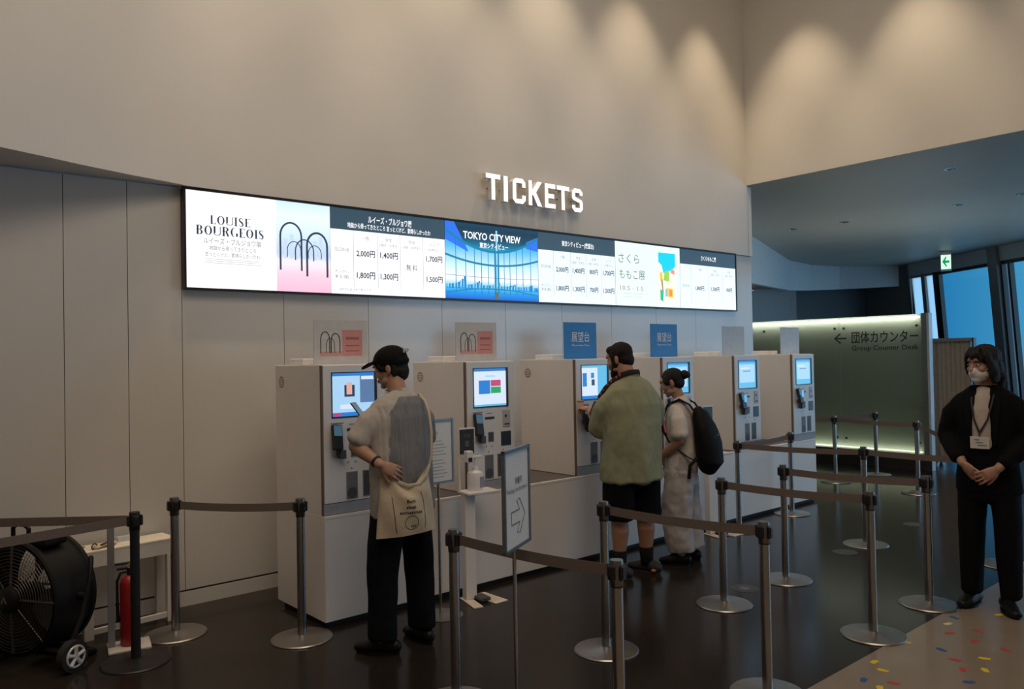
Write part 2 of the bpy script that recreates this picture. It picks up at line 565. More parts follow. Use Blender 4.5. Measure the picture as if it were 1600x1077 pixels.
# ================================================================== LETTER SIGN
M_lit = em('white_letter', (1.0, 0.97, 0.93), 1.5)
M_side = mat('white_letter_side', (0.75, 0.73, 0.7), 0.4)
sign = thing('letter_sign', 'glowing white TICKETS letters standing off the upper wall above the display row', 'sign', (4.53, 5.62, 3.115))
LW = {'T': (0.0, 0.17), 'I': (0.21, 0.26), 'C': (0.32, 0.48), 'K': (0.52, 0.69), 'E': (0.73, 0.87), 'T2': (0.89, 1.06), 'S': (1.10, 1.25)}
LH, ST = 0.235, 0.042
def letter_shapes(b, k, x0, x1):
    w_, h, s = x1 - x0, LH, ST
    y0, y1 = -0.055, 0.0
    P = lambda pts: b.poly([(x0 + p[0], p[1]) for p in pts], y0, y1)
    c = 0.035
    if k[0] == 'T':
        P([(0, h - s), (w_, h - s), (w_, h), (0, h)]); P([(w_ / 2 - s / 2, 0), (w_ / 2 + s / 2, 0), (w_ / 2 + s / 2, h - s), (w_ / 2 - s / 2, h - s)])
    elif k == 'I':
        P([(0, 0), (w_, 0), (w_, h), (0, h)])
    elif k == 'C':
        P([(0, c), (s, c + .012), (s, h - c - .012), (0, h - c)])
        P([(0, c), (c, 0), (w_ - c, 0), (w_, c), (w_, c + .045), (w_ - s, c + .045), (w_ - s, s), (s, s), (s, c + .012)])
        P([(0, h - c), (s, h - c - .012), (s, h - s), (w_ - s, h - s), (w_ - s, h - c - .045), (w_, h - c - .045), (w_, h - c), (w_ - c, h), (c, h)])
    elif k == 'K':
        P([(0, 0), (s, 0), (s, h), (0, h)])
        P([(s, h * .42), (s + .03, h * .42), (w_, h), (w_ - .055, h), (s, h * .62)])
        P([(s + .005, h * .50), (w_ - .055, 0), (w_, 0), (s + .045, h * .60)])
    elif k == 'E':
        P([(0, 0), (s, 0), (s, h), (0, h)])
        P([(s, 0), (w_, 0), (w_, s), (s, s)]); P([(s, h - s), (w_, h - s), (w_, h), (s, h)]); P([(s, h / 2 - s / 2), (w_ * .88, h / 2 - s / 2), (w_ * .88, h / 2 + s / 2), (s, h / 2 + s / 2)])
    elif k == 'S':
        P([(0, c), (c, 0), (w_ - c, 0), (w_, c), (w_ - s, s), (s, s), (s, c + .03), (0, c + .03)])
        P([(w_ - s, s), (w_, c), (w_, h * .42), (w_ - s, h * .40)])
        P([(w_ - s, h * .40), (w_, h * .42), (w_ - c * .4, h * .52), (s, h * .64), (0, h * .58), (c * .4, h * .50)])
        P([(0, h * .58), (s, h * .62), (s, h - s), (0, h - c)])
        P([(0, h - c), (s, h - s), (w_ - s, h - s), (w_ - s, h - c - .03), (w_, h - c - .03), (w_, h - c), (w_ - c, h), (c, h)])
for k, (a, c) in LW.items():
    b = B(); letter_shapes(b, k, a, c)
    bmesh.ops.recalc_face_normals(b.bm, faces=b.bm.faces)
    for f in b.bm.faces:
        f.material_index = 0 if f.normal.y < -0.9 else 1
    o = b.build('letter', [M_lit, M_side], sign)
    p = B(); p.cyl(((a + c) / 2, 0, LH * .5), ((a + c) / 2, 0.045, LH * .5), 0.008, n=8)
    p.build('stud', M_grey, o)

# ================================================================== DISPLAY WALL
DX0, DW, DZ0, DH = 1.895, 1.106, 2.205, 0.68
YF = 5.625
S_white = em('screen_white', (0.98, 0.98, 1.0), 1.18)
S_cool = em('screen_cool_white', (0.80, 0.93, 1.0), SCR)
S_mint = em('screen_mint', (0.78, 0.97, 0.90), SCR)
S_slate = em('screen_slate', (0.032, 0.068, 0.10), SCR)
S_ink = em('screen_ink', (0.02, 0.03, 0.06), 1.0)
S_grey = em('screen_grey', (0.20, 0.22, 0.25), 1.0)
S_line = em('screen_line', (0.34, 0.38, 0.41), 1.0)
S_twh = em('screen_text_white', (0.95, 0.97, 1.0), 1.2)

def grad(name, stops, axis='Z', z0=0.0, z1=1.0, s=1.0):
    """a picture shown on a lit screen: colours by height"""
    m = bpy.data.materials.new('lit_' + name)
    m.use_nodes = True
    n = m.node_tree
    bs = n.nodes['Principled BSDF']
    bs.inputs['Base Color'].default_value = (0.02, 0.02, 0.02, 1)
    bs.inputs['Roughness'].default_value = 0.3
    tcx = n.nodes.new('ShaderNodeTexCoord'); spx = n.nodes.new('ShaderNodeSeparateXYZ')
    n.links.new(tcx.outputs['Object'], spx.inputs[0])
    mr = n.nodes.new('ShaderNodeMapRange'); mr.inputs['From Min'].default_value = z0; mr.inputs['From Max'].default_value = z1
    n.links.new(spx.outputs[axis], mr.inputs['Value'])
    rr = n.nodes.new('ShaderNodeValToRGB')
    e = rr.color_ramp.elements
    e[0].position, e[0].color = stops[0][0], (*stops[0][1], 1)
    e[1].position, e[1].color = stops[-1][0], (*stops[-1][1], 1)
    for p, c in stops[1:-1]:
        q = e.new(p); q.color = (*c, 1)
    n.links.new(mr.outputs[0], rr.inputs[0])
    n.links.new(rr.outputs[0], bs.inputs['Emission Color'])
    bs.inputs['Emission Strength'].default_value = s
    return m

def display(i, label):
    t = thing('price_display', label, 'display', (DX0 + DW * i, YF, DZ0), 0, 'displays of the long wall screen')
    b = B(); b.box(0.001, DW - 0.001, 0.004, 0.046, 0, DH); b.build('housing', M_black, t)
    b = B(); b.box(0.0005, DW - 0.0005, -0.006, 0.046, -0.016, -0.001); b.build('bezel', M_black, t)
    b = B(); b.box(0.0005, DW - 0.0005, -0.006, 0.034, DH + 0.001, DH + 0.02); b.build('bezel', M_black, t)
    if i in (0, 5):
        xe = -0.016 if i == 0 else DW - 0.001
        b = B(); b.box(xe, xe + 0.016, -0.006, 0.046, -0.016, DH + 0.02); b.build('bezel', M_black, t)
    return t
def rect(b, x0, x1, z0, z1, y=0.0):
    b.quad((x0, y, z0), (x1, y, z0), (x1, y, z1), (x0, y, z1))
def panel(t, name, m, x0, x1, z0, z1, y=0.003):
    b = B(); rect(b, x0, x1, z0, z1, y); return b.build(name, m, t, recalc=False)

def didone(b, s, x, z, h, wtot):
    """high-contrast capitals: thick stems, hair-thin cross strokes"""
    adv = {'L': .62, 'O': .86, 'U': .80, 'I': .40, 'S': .62, 'E': .66, 'B': .74, 'R': .80, 'G': .84}
    tot = sum(adv[c] for c in s)
    k = wtot / tot
    cx = x - wtot / 2
    y = 0.0
    def poly(pts):
        b._f([b._v((px, y, pz)) for px, pz in pts])
    for c in s:
        a = adv[c] * k
        x0, w_ = cx + a * 0.09, a * 0.82
        th, hn = h * 0.20, h * 0.055
        V = lambda xx, t=th: poly([(xx, z), (xx + t, z), (xx + t, z + h), (xx, z + h)])
        def H(xa, xb, zz, t=hn): poly([(xa, zz), (xb, zz), (xb, zz + t), (xa, zz + t)])
        def cres(xc, rx, z0, z1, a0, a1, t=th):
            n = 14
            for q in range(n):
                t0, t1 = R(a0 + (a1 - a0) * q / n), R(a0 + (a1 - a0) * (q + 1) / n)
                zc, rz = (z0 + z1) / 2, (z1 - z0) / 2
                o = lambda tt: (xc + rx * math.cos(tt), zc + rz * math.sin(tt))
                i_ = lambda tt: (xc + (rx - t) * math.cos(tt), zc + (rz - hn) * math.sin(tt))
                poly([o(t0), o(t1), i_(t1), i_(t0)])
        if c == 'L': V(x0 + w_ * .1); H(x0, x0 + w_, z); poly([(x0 + w_ - hn * 2, z), (x0 + w_, z), (x0 + w_, z + h * .3)])
        if c == 'I': V(x0 + w_ / 2 - th / 2); H(x0, x0 + w_, z); H(x0, x0 + w_, z + h - hn)
        if c in 'OG':
            cres(x0 + w_ / 2, w_ / 2, z, z + h, 90, 270)
            cres(x0 + w_ / 2, w_ / 2, z, z + h, -90, 90) if c == 'O' else (V_ := poly([(x0 + w_ - th, z + h * .05), (x0 + w_, z + h * .05), (x0 + w_, z + h * .42), (x0 + w_ - th, z + h * .42)]))
        if c == 'U':
            poly([(x0, z + h * .25), (x0 + th, z + h * .25), (x0 + th, z + h), (x0, z + h)])
            poly([(x0 + w_ - hn * 1.5, z + h * .25), (x0 + w_, z + h * .25), (x0 + w_, z + h), (x0 + w_ - hn * 1.5, z + h)])
            cres(x0 + w_ / 2, w_ / 2, z, z + h * .5, 180, 360, hn * 2)
        if c == 'E':
            V(x0 + w_ * .1); H(x0, x0 + w_, z); H(x0, x0 + w_, z + h - hn); H(x0 + w_ * .2, x0 + w_ * .75, z + h * .5)
            poly([(x0 + w_ - hn * 2, z), (x0 + w_, z), (x0 + w_, z + h * .28)]); poly([(x0 + w_ - hn * 2, z + h), (x0 + w_, z + h), (x0 + w_, z + h * .76)])
        if c in 'BR':
            V(x0 + w_ * .08); H(x0, x0 + w_ * .5, z + h - hn); H(x0, x0 + w_ * .5, z + h * .5)
            cres(x0 + w_ * .5, w_ * .42, z + h * .5, z + h, -90, 90)
            if c == 'B': cres(x0 + w_ * .52, w_ * .46, z, z + h * .53, -90, 90); H(x0, x0 + w_ * .5, z)
            else: poly([(x0 + w_ * .45, z + h * .52), (x0 + w_ * .45 + th, z + h * .52), (x0 + w_, z), (x0 + w_ - th, z)]); H(x0, x0 + w_ * .4, z)
        if c == 'S':
            pts = [(x0 + w_ * .9, z + h * .8), (x0 + w_ * .6, z + h * .97), (x0 + w_ * .25, z + h * .9), (x0 + w_ * .15, z + h * .72), (x0 + w_ * .4, z + h * .55), (x0 + w_ * .75, z + h * .4), (x0 + w_ * .88, z + h * .22), (x0 + w_ * .7, z + h * .06), (x0 + w_ * .35, z + h * .02), (x0 + w_ * .08, z + h * .2)]
            wd = [hn, hn, hn * 2, th * .8, th, th, th * .8, hn * 2, hn, hn]
            for q in range(len(pts) - 1):
                (xa, za), (xb, zb) = pts[q], pts[q + 1]
                l = math.hypot(xb - xa, zb - za); nx, nz = -(zb - za) / l / 2, (xb - xa) / l / 2
                poly([(xa + nx * wd[q], za + nz * wd[q]), (xa - nx * wd[q], za - nz * wd[q]), (xb - nx * wd[q + 1], zb - nz * wd[q + 1]), (xb + nx * wd[q + 1], zb + nz * wd[q + 1])])
        cx += a

# 1: exhibition poster with a picture at its right
t = display(0, 'leftmost wall display with a white exhibition poster beside a pale pink and blue picture')
panel(t, 'poster', S_white, 0.0, 0.66, 0, DH)
b = B(); didone(b, 'LOUISE', 0.315, 0.455, 0.062, 0.30); didone(b, 'BOURGEOIS', 0.315, 0.375, 0.066, 0.50)
b.build('poster_title', S_ink, t, recalc=False)
b = B()
text_into(b, 'ルイーズ・ブルジョワ展', 0.33, 0.335, 0.036, 0.42); text_into(b, '地獄から帰ってきたところ', 0.33, 0.285, 0.028, 0.34)
text_into(b, '言っとくけど、素晴らしかったわ', 0.33, 0.24, 0.026, 0.40)
b.build('poster_lettering', em('screen_soft_ink', (0.14, 0.15, 0.18), 1.0), t, recalc=False)
b = B()
for zz, a, c in ((0.205, .14, .52), (0.192, .13, .5), (0.178, .12, .54)):
    rect(b, a, c, zz, zz + 0.003)
b.build('small_print', S_line, t, recalc=False)
G1 = grad('pale_picture', [(0, (1.0, .50, .66)), (.2, (1.0, .62, .75)), (.3, (.95, .78, .86)), (.36, (.80, .80, .92)), (.42, (.50, .62, .85)), (.6, (.62, .80, .97)), (.85, (.80, .90, 1.0)), (1, (.62, .82, 1.0))], 'Z', 0, DH, SCR)
panel(t, 'picture', G1, 0.66, DW - 0.002, 0, DH)
b = B()   # a plain garden arcade stands in for the artwork in the picture
for cx_, rx_, zt_, zb_, wd_ in ((.775, .085, .52, .16, .014), (.99, .085, .46, .12, .016), (.885, .075, .40, .24, .009), (.80, .055, .38, .26, .006), (.97, .055, .36, .26, .006)):
    pts = [(cx_ - rx_, zb_)] + [(cx_ + rx_ * math.cos(R(180 - q * 15)), zt_ - rx_ * 1.2 + rx_ * 1.2 * math.sin(R(180 - q * 15))) for q in range(13)] + [(cx_ + rx_, zb_)]
    b.stroke(pts, wd_, -0.0005, 0.0015)
b.build('picture_arches', em('screen_dark_line', (0.03, 0.05, 0.09), 1.0), t)
b = B()
for k in range(9):
    x0 = .67 + .048 * k; rect(b, x0, x0 + .03, .25, .36 + .09 * ((k * 37) % 5) / 5, 0.002)
b.build('picture_trees', em('screen_haze', (0.55, 0.68, 0.86), SCR), t, recalc=False)

# 2, 4, 6: price tables
def table(t, head, cols, rows, xb, white, hh=0.17, foot=None):
    panel(t, 'price_table', white, 0.0, DW - 0.004, 0, DH - hh)
    panel(t, 'header', S_slate, 0.0, DW - 0.004, DH - hh, DH)
    b = B()
    for (s, z, h, wd) in head:
        text_into(b, s, 0.55, z, h, wd, bold=0.012)
    b.build('header_lettering', S_twh, t, recalc=False)
    b = B()
    for x in xb:
        rect(b, x, x + 0.004, 0.06, DH - hh, 0.002)
    b.build('table_lines', S_line, t, recalc=False)
    xx = [0.0] + xb + [DW]
    def put_text(nm, m, *a, **k):
        q = B(); text_into(q, *a, **k)
        if len(q.bm.faces):
            q.build(nm, m, t, recalc=False)
    for i, c in enumerate(cols):
        cx = (xx[i + 1] + xx[i + 2]) / 2
        for j, line in enumerate(c):
            put_text('column_lettering', S_grey, line, cx, DH - hh - 0.055 - 0.045 * j, 0.026 if j == 0 else 0.02)
    for name, z, vals in rows:
        for j, line in enumerate(name):
            put_text('row_lettering', S_grey, line, xx[1] / 2, z + 0.02 - 0.04 * j, 0.024, min(0.13, xx[1] * .75))
        for i, v in enumerate(vals):
            if v:
                put_text('price_lettering', S_ink, v, (xx[i + 1] + xx[i + 2]) / 2, z, 0.046, 0.17 * (len(v) / 6.0) ** .8, bold=0.022)
    if foot:
        put_text('note_lettering', S_grey, foot, 0.22, 0.035, 0.018, 0.30)
t = display(1, 'second wall display from the left end, a price table under a two-line slate header')
table(t, [('ルイーズ・ブルジョワ展', DH - .07, .046, .42), ('地獄から帰ってきたところ 言っとくけど、素晴らしかったわ', DH - .13, .034, .80)],
      [['一般'], ['学生', '(高校・大学生)'], ['子供', '(4歳～中学生)'], ['シニア', '(65歳以上)']],
      [(['窓口料金'], .33, ['2,000円', '1,400円', '', '1,700円']), (['オンライン', '料金'], .155, ['1,800円', '1,300円', '', '1,500円'])],
      [.20, .425, .64, .87], S_white, foot='※表示料金は全て税込です。')
b = B(); text_into(b, '無 料', 0.755, 0.24, 0.045, 0.11); b.build('free_lettering', S_ink, t, recalc=False)
t = display(3, 'fourth wall display, a price table under a one-line slate header beside the blue city picture')
table(t, [('東京シティビュー(展望台)', DH - .09, .042, .46)],
      [['一般'], ['学生', '(高校・大学生)'], ['子供', '(4歳～中学生)'], ['シニア', '(65歳以上)']],
      [(['窓口料金'], .33, ['2,000円', '1,400円', '800円', '1,700円']), (['オンライン', '料金'], .145, ['1,800円', '1,300円', '700円', '1,500円'])],
      [.20, .44, .66, .885], S_cool)
t = display(5, 'rightmost wall display, a sparse price table with three columns under a slate header')
table(t, [('さくらももこ展', DH - .085, .044, .30)],
      [['一般'], ['学生', '(高校・大学生)'], ['子供', '(4歳～中学生)']],
      [(['窓口料金'], .24, ['1,800円', '1,500円', '900円'])],
      [.20, .53, .82], S_cool)

# 3: blue picture of a tall glass hall above a skyline
t = display(2, 'third wall display showing a blue picture of a tall glass hall over a city')
G3 = grad('blue_city', [(0, (.0, .10, .55)), (.10, (.0, .30, .80)), (.16, (.10, .55, .95)), (.27, (.95, .90, .95)), (.42, (.62, .86, 1.0)), (.68, (.10, .50, .95)), (1, (.0, .14, .60))], 'Z', 0, DH, SCR)
panel(t, 'picture', G3, 0.0, DW - 0.004, 0, DH)
def arc(x0, x1, zmid, sag, n=16):
    return [(x0 + (x1 - x0) * q / n, zmid + sag * (2 * q / n - 1) ** 2) for q in range(n + 1)]
b = B()
A = arc(0, DW - .004, .44, .17)
for q in range(16):
    (xa, za), (xb_, zb) = A[q], A[q + 1]
    b.quad((xa, 0.0022, za), (xb_, 0.0022, zb), (xb_, 0.0022, DH), (xa, 0.0022, DH))
b.build('picture_ceiling', grad('teal_vault', [(0, (.02, .38, .55)), (.2, (.0, .16, .30)), (.45, (.0, .055, .10)), (.8, (.003, .03, .06)), (1, (.0, .05, .11))], 'Z', .44, DH, SCR), t, recalc=False)
b = B()
for x0, x1, z0, z1, x2 in ((0.0, .26, .52, .68, .10), (.95, 1.10, .50, .62, 1.10)):
    b = B(); b.quad((x0, 0.0018, z0), (x1, 0.0018, z0 - .1 if x0 == 0 else z0 - .02), (x2, 0.0018, z1), (x0, 0.0018, z1 if x0 == 0 else z1 - .06))
    b.build('picture_daylight', em('screen_deep_blue', (0.02, 0.16, 0.85), SCR), t, recalc=False)
b = B()
b.stroke(arc(0, DW - .004, .315, .075), .018, 0.0008, 0.0016); b.stroke(arc(0, DW - .004, .44, .17), .022, 0.0008, 0.0016)
b.stroke(arc(0, DW - .004, .20, .01), .004, 0.0008, 0.0016); b.stroke(arc(0, DW - .004, .10, -.05), .010, 0.0008, 0.0016)
for k, x in enumerate((.11, .22, .32, .40, .48, .67, .74, .82, .90, 1.0)):
    b.box(x, x + .007, 0.001, 0.0016, .05, .44 + .15 * (abs(x - .55) / .55) ** 2)
b.box(.555, .575, 0.001, 0.0016, .06, .46); b.box(.595, .612, 0.001, 0.0016, .06, .46)
b.build('picture_mullions', em('screen_teal', (0.0, 0.20, 0.36), SCR), t)
b = B()
for k in range(46):
    x = .01 + k * .0238; h = .015 + .085 * (((k * 53) % 17) / 17) ** 3 * (1.0 if k < 16 else .35)
    rect(b, x, x + .016 + .012 * ((k * 7) % 3) / 3, .09, .115 + h, 0.0019)
b.build('picture_skyline', em('screen_blue_towers', (0.0, 0.22, 0.62), SCR), t, recalc=False)
b = B()
for k in range(30):
    x = .02 + k * .035; rect(b, x, x + .007, .10, .13 + .04 * ((k * 29) % 7) / 7, 0.0016)
b.build('picture_lights', em('screen_cyan', (0.35, 0.85, 1.0), SCR), t, recalc=False)
b = B(); rect(b, .575, .595, .12, .64, 0.0012); b.build('picture_column', em('screen_sky_blue', (0.25, 0.62, 1.0), SCR), t, recalc=False)
b = B(); text_into(b, 'TOKYO CITY VIEW', .54, .575, .066, .68, 0.0005, bold=.02); text_into(b, '東京シティビュー', .555, .492, .040, .34, 0.0005, bold=.018)
b.build('picture_lettering', S_twh, t, recalc=False)
b = B(); rect(b, .555, .60, .01, .07, 0.001); b.build('picture_figure', em('screen_olive', (0.12, 0.14, 0.05), 1.0), t, recalc=False)

# 5: mint poster
t = display(4, 'fifth wall display, a pale mint poster with brush lettering and a small coloured picture')
panel(t, 'poster', S_mint, 0.0, DW - 0.004, 0, DH)
b = B(); text_into(b, 'さくら', .22, .505, .085, .34, 0.002); text_into(b, 'ももこ展', .27, .335, .085, .42, 0.002)
b.build('poster_title', em('screen_brush_ink', (0.16, 0.20, 0.17), 1.0), t, recalc=False)
b = B(); text_into(b, '10.5 - 1.5', .26, .19, .05, .38, 0.002); b.build('poster_dates', em('screen_brick', (0.42, 0.22, 0.16), 1.0), t, recalc=False)
b = B(); rect(b, .1, .5, .13, .133); rect(b, .12, .42, .095, .098); b.build('small_print', S_line, t, recalc=False)
panel(t, 'picture', em('screen_pale_yellow', (0.95, 0.96, 0.72), SCR), .715, 1.015, .06, .61, 0.0025)
for nm, c, q in (('picture_blue_patch', (0.0, .62, .85), [(.715, .61), (1.015, .61), (1.015, .47), (.95, .42), (.88, .40), (.80, .38), (.77, .47), (.715, .50)]),
                 ('picture_green_patch', (.30, .62, .05), [(.82, .40), (.90, .42), (.90, .29), (.80, .30)]),
                 ('picture_orange_patch', (.95, .55, .08), [(.73, .38), (.78, .40), (.79, .31), (.74, .29)]),
                 ('picture_gold_patch', (.95, .55, .05), [(.85, .22), (.97, .21), (.97, .11), (.85, .12)]),
                 ('picture_red_patch', (.90, .18, .06), [(.90, .20), (.95, .20), (.95, .13), (.90, .12)]),
                 ('picture_rose_patch', (.85, .25, .25), [(.93, .44), (1.0, .42), (1.0, .37), (.93, .39)]),
                 ('picture_leaf_patch', (.0, .50, .22), [(.74, .20), (.80, .18), (.79, .06), (.74, .08)]),
                 ('picture_brown_patch', (.40, .22, .10), [(.755, .31), (.785, .31), (.80, .16), (.78, .16)]),
                 ('picture_sky_patch', (.15, .45, .85), [(.83, .21), (.87, .20), (.86, .12), (.83, .12)])):
    b = B(); b._f([b._v((x, 0.0018, z)) for x, z in q]); b.build(nm, em('screen_' + nm, c, SCR), t)

# ================================================================== COUNTER
CY = 4.57
ct = thing('counter', 'long white counter with a dark top running under all the ticket machines', 'counter', (2.37, CY, 0))
b = B(); b.box(0, 6.06, 0, 0.66, 0.035, 0.692, 0.004); b.build('body', M_white, ct)
b = B(); b.box(0.02, 6.04, 0.03, 0.64, 0.0, 0.035); b.build('toe_kick', M_gap, ct)
b = B(); b.box(0.012, 6.048, 0.02, 0.65, 0.692, 0.6965); b.build('worktop', M_brown, ct)
b = B(); b.box(-0.001, 6.061, -0.002, 0.02, 0.676, 0.697, 0.003); b.build('front_lip', M_white, ct)
b = B(); b.box(-0.004, -0.0005, 0.0, 0.695, 0.036, 0.6968); b.build('end_panel', M_white, ct)

# ================================================================== TICKET KIOSKS
KX = [2.368, 3.51, 4.635, 5.76, 6.895, 8.0]
K_blue = em('ui_blue', (0.02, 0.20, 0.62), 1.0)
K_pale = em('ui_pale_blue', (0.40, 0.66, 0.92), 1.0)
K_cyan = em('ui_cyan', (0.12, 0.50, 0.80), 0.95)
K_white = em('ui_white', (0.70, 0.80, 0.95), 1.0)
K_slate = em('ui_slate', (0.10, 0.19, 0.36), 1.0)
K_dark = em('ui_dark', (0.02, 0.04, 0.09), 1.0)
K_red = em('ui_red', (0.55, 0.05, 0.16), 1.0)
K_green = em('ui_green', (0.02, 0.36, 0.10), 1.0)
K_skin = em('ui_peach', (0.75, 0.42, 0.34), 1.0)
def kiosk():
    t = thing('ticket_kiosk', 'x', 'ticket machine', (KX[0], CY + 0.015, 0.697), 0, 'white ticket machines on the counter')
    W, D, H_ = 0.465, 0.68, 0.955
    b = B(); b.box(0, W, 0.03, D, 0, H_, 0.004); b.build('cabinet', M_white, t)
    b = B(); b.box(0.012, W - 0.004, 0.003, 0.03, 0.075, H_ - 0.004, 0.003); f = b.build('front_panel', M_panelw, t)
    b = B(); b.box(0.002, 0.010, 0.012, 0.03, 0.0, H_ - 0.004); b.build('hinge_gap', mat('brown_seam', (0.16, 0.11, 0.09), 0.6), t)
    b = B(); b.box(0.008, W - 0.002, 0.006, 0.03, 0.0, 0.072, 0.003); b.build('plinth', mat('grey_plinth', (0.30, 0.31, 0.34), 0.45), t)
    # screen
    b = B()
    x0, x1, z0, z1 = 0.068, 0.398, 0.613, 0.905
    b.box(x0, x1, -0.001, 0.004, z0, z0 + .008); b.box(x0, x1, -0.001, 0.004, z1 - .006, z1); b.box(x0, x0 + .006, -0.001, .004, z0, z1); b.box(x1 - .016, x1, -0.006, .004, z0, z1)
    s = b.build('screen_bezel', M_black, t)
    # card terminal
    b = B(); b.M = Matrix.Translation((0.085, 0.0, 0.48)) @ Matrix.Rotation(R(-14), 4, 'X') @ Matrix.Rotation(R(5), 4, 'Y')
    b.box(-0.034, 0.034, -0.052, -0.02, -0.075, 0.085, 0.006)
    c = b.build('card_terminal', M_black, t)
    b = B(); b.M = Matrix.Translation((0.085, 0.0, 0.48)) @ Matrix.Rotation(R(-14), 4, 'X') @ Matrix.Rotation(R(5), 4, 'Y')
    rect(b, -0.028, 0.028, 0.012, 0.078, -0.0526); b.build('terminal_screen', em('terminal_glass', (0.04, 0.10, 0.14), 1.0), c)
    b = B(); b.cyl((0.095, 0.004, 0.44), (0.098, -0.03, 0.43), 0.022); b.box(0.10, 0.145, -0.045, -0.01, 0.355, 0.41, .005); b.box(0.09, 0.12, -0.035, -0.008, 0.37, 0.45, .004); b.build('terminal_bracket', M_dgrey, t)
    # slots
    b = B(); b.box(0.175, 0.262, 0.0, 0.004, 0.525, 0.542); b.build('ticket_slot', M_black, t)
    def recess(nm, xa, xb, za, zb, m=M_dgrey, inner=M_black):
        b = B()
        b.box(xa, xb, 0.001, 0.004, za, za + .006); b.box(xa, xb, 0.001, 0.004, zb - .006, zb); b.box(xa, xa + .006, .001, .004, za, zb); b.box(xb - .006, xb, .001, .004, za, zb)
        o = b.build(nm, M_grey, t)
        d = B(); d.box(xa + .006, xb - .006, 0.0022, 0.0034, za + .006, zb - .006); d.build('opening', m, o)
        return o
    recess('coin_slot', 0.20, 0.255, 0.355, 0.43, M_dgrey)
    recess('ticket_outlet', 0.165, 0.248, 0.085, 0.262, mat('grey_recess', (0.15, 0.15, 0.16), 0.5))
    recess('change_outlet', 0.285, 0.37, 0.09, 0.262, mat('dim_recess', (0.07, 0.07, 0.075), 0.5))
    for cx_, cz_, cr_ in ((0.207, 0.125, 0.036), (0.327, 0.15, 0.034), (0.32, 0.21, 0.03)):
        b = B(); b.lathe([(cr_, 0.0005), (cr_ - .002, 0.0024)], 20, 'Y', (cx_, 0, cz_)); b.build('outlet_cup', M_dgrey, t)
    b = B(); b.box(0.325, 0.42, -0.002, 0.004, 0.32, 0.425, .002); b.build('bill_slot', M_black, t)
    b = B(); b.box(0.345, 0.415, -0.004, 0.004, 0.46, 0.585, .004); b.build('qr_reader', mat('light_grey_plastic', (0.45, 0.45, 0.46), 0.4), t)
    b = B(); b.cyl((0.37, -0.005, 0.54), (0.37, 0.0, 0.54), 0.012); b.box(0.355, 0.405, -0.0055, 0, 0.475, 0.485); b.build('reader_lens', M_dgrey, t)
    b = B()
    for x, z in ((.18, .32), (.235, .32), (.345, .285), (.205, .28)):
        b.poly([(x - .008, z), (x + .008, z), (x, z + .012)], 0.001, 0.004)
    b.box(0.06, 0.15, .001, .004, .575, .583); b.box(0.19, 0.24, .001, .004, .565, .571); b.build('printed_lettering', M_grey, t)
    # side emblem and the box on top
    b = B(); b.lathe([(0.04, -0.0016), (0.04, -0.0002)], 24, 'X', (0.0, 0.58, 0.84)); e = b.build('round_emblem', mat('grey_emblem', (0.34, 0.31, 0.29), 0.5), t)
    b = B()
    for k in range(4):
        b.box(-0.0022, -0.0012, .555, .605, .815 + .014 * k, .820 + .014 * k)
    b.build('emblem_lines', M_white, e)
    return t
k0 = kiosk()
ks = [k0] + [dup(k0, (KX[i], CY + 0.015, 0.697)) for i in range(1, 6)]
for k, l in zip(ks, ('nearest white ticket machine, in front of the man in the black cap',
                     'second white ticket machine, behind the pump bottle stand and beside the man in the cap',
                     'third white ticket machine, being used by the man in the green shirt',
                     'fourth white ticket machine, half hidden behind the woman with the backpack',
                     'fifth white ticket machine, just right of the woman with the backpack',
                     'last white ticket machine at the far end of the counter by the lit glass screen')):
    k['label'] = l
def ui(t, items):
    SX0, SX1, SZ0, SZ1 = 0.074, 0.383, 0.621, 0.899
    for j, (nm, m, x0, x1, z0, z1) in enumerate(items):
        panel(t, nm, m, SX0 + (SX1 - SX0) * x0, SX0 + (SX1 - SX0) * x1, SZ0 + (SZ1 - SZ0) * z0, SZ0 + (SZ1 - SZ0) * z1, 0.0028 - 0.0003 * min(j, 8))
ui(ks[0], [('screen', K_pale, 0, 1, 0, 1), ('screen_bar', K_blue, 0, 1, .93, 1), ('screen_bar', K_blue, 0, 1, 0, .09), ('screen_panel', K_slate, .65, 1, .30, .93), ('screen_button', K_white, .68, .98, .84, .92), ('screen_button', K_red, .02, .20, .01, .08), ('screen_picture', K_dark, .28, .52, .45, .72), ('screen_picture', K_skin, .33, .46, .50, .78), ('screen_caption', K_white, .18, .55, .17, .27)])
ui(ks[1], [('screen', K_white, 0, 1, 0, 1), ('screen_bar', K_blue, 0, 1, .93, 1), ('screen_bar', K_cyan, 0, 1, 0, .05), ('screen_button', K_blue, .15, .50, .33, .69), ('screen_button', K_red, .52, .83, .53, .69), ('screen_button', K_green, .52, .83, .34, .51), ('screen_caption', K_pale, .35, .65, .78, .82)])
ui(ks[2], [('screen', K_cyan, 0, 1, 0, 1), ('screen_panel', K_white, 0, .62, .1, .93), ('screen_button', K_blue, .04, .20, .38, .78), ('screen_picture', K_white, .30, .56, .30, .88), ('screen_bar', K_blue, 0, .62, 0, .09), ('screen_picture', K_dark, .38, .50, .40, .58), ('screen_picture', K_blue, .36, .48, .62, .78)])
for q in (3, 4, 5):
    ui(ks[q], [('screen', K_cyan, 0, 1, 0, 1), ('screen_bar', K_blue, 0, 1, .94, 1), ('screen_panel', K_pale, .06, .94, .20, .86), ('screen_caption', K_white, .1, .6, .70, .75), ('screen_caption', K_slate, .25, .7, .60, .63)])
for q in (4, 5):
    panel(ks[q], 'terminal_glow', em('terminal_blue', (0.10, 0.42, 0.75), 1.0), 0.062, 0.105, 0.485, 0.555, -0.066)

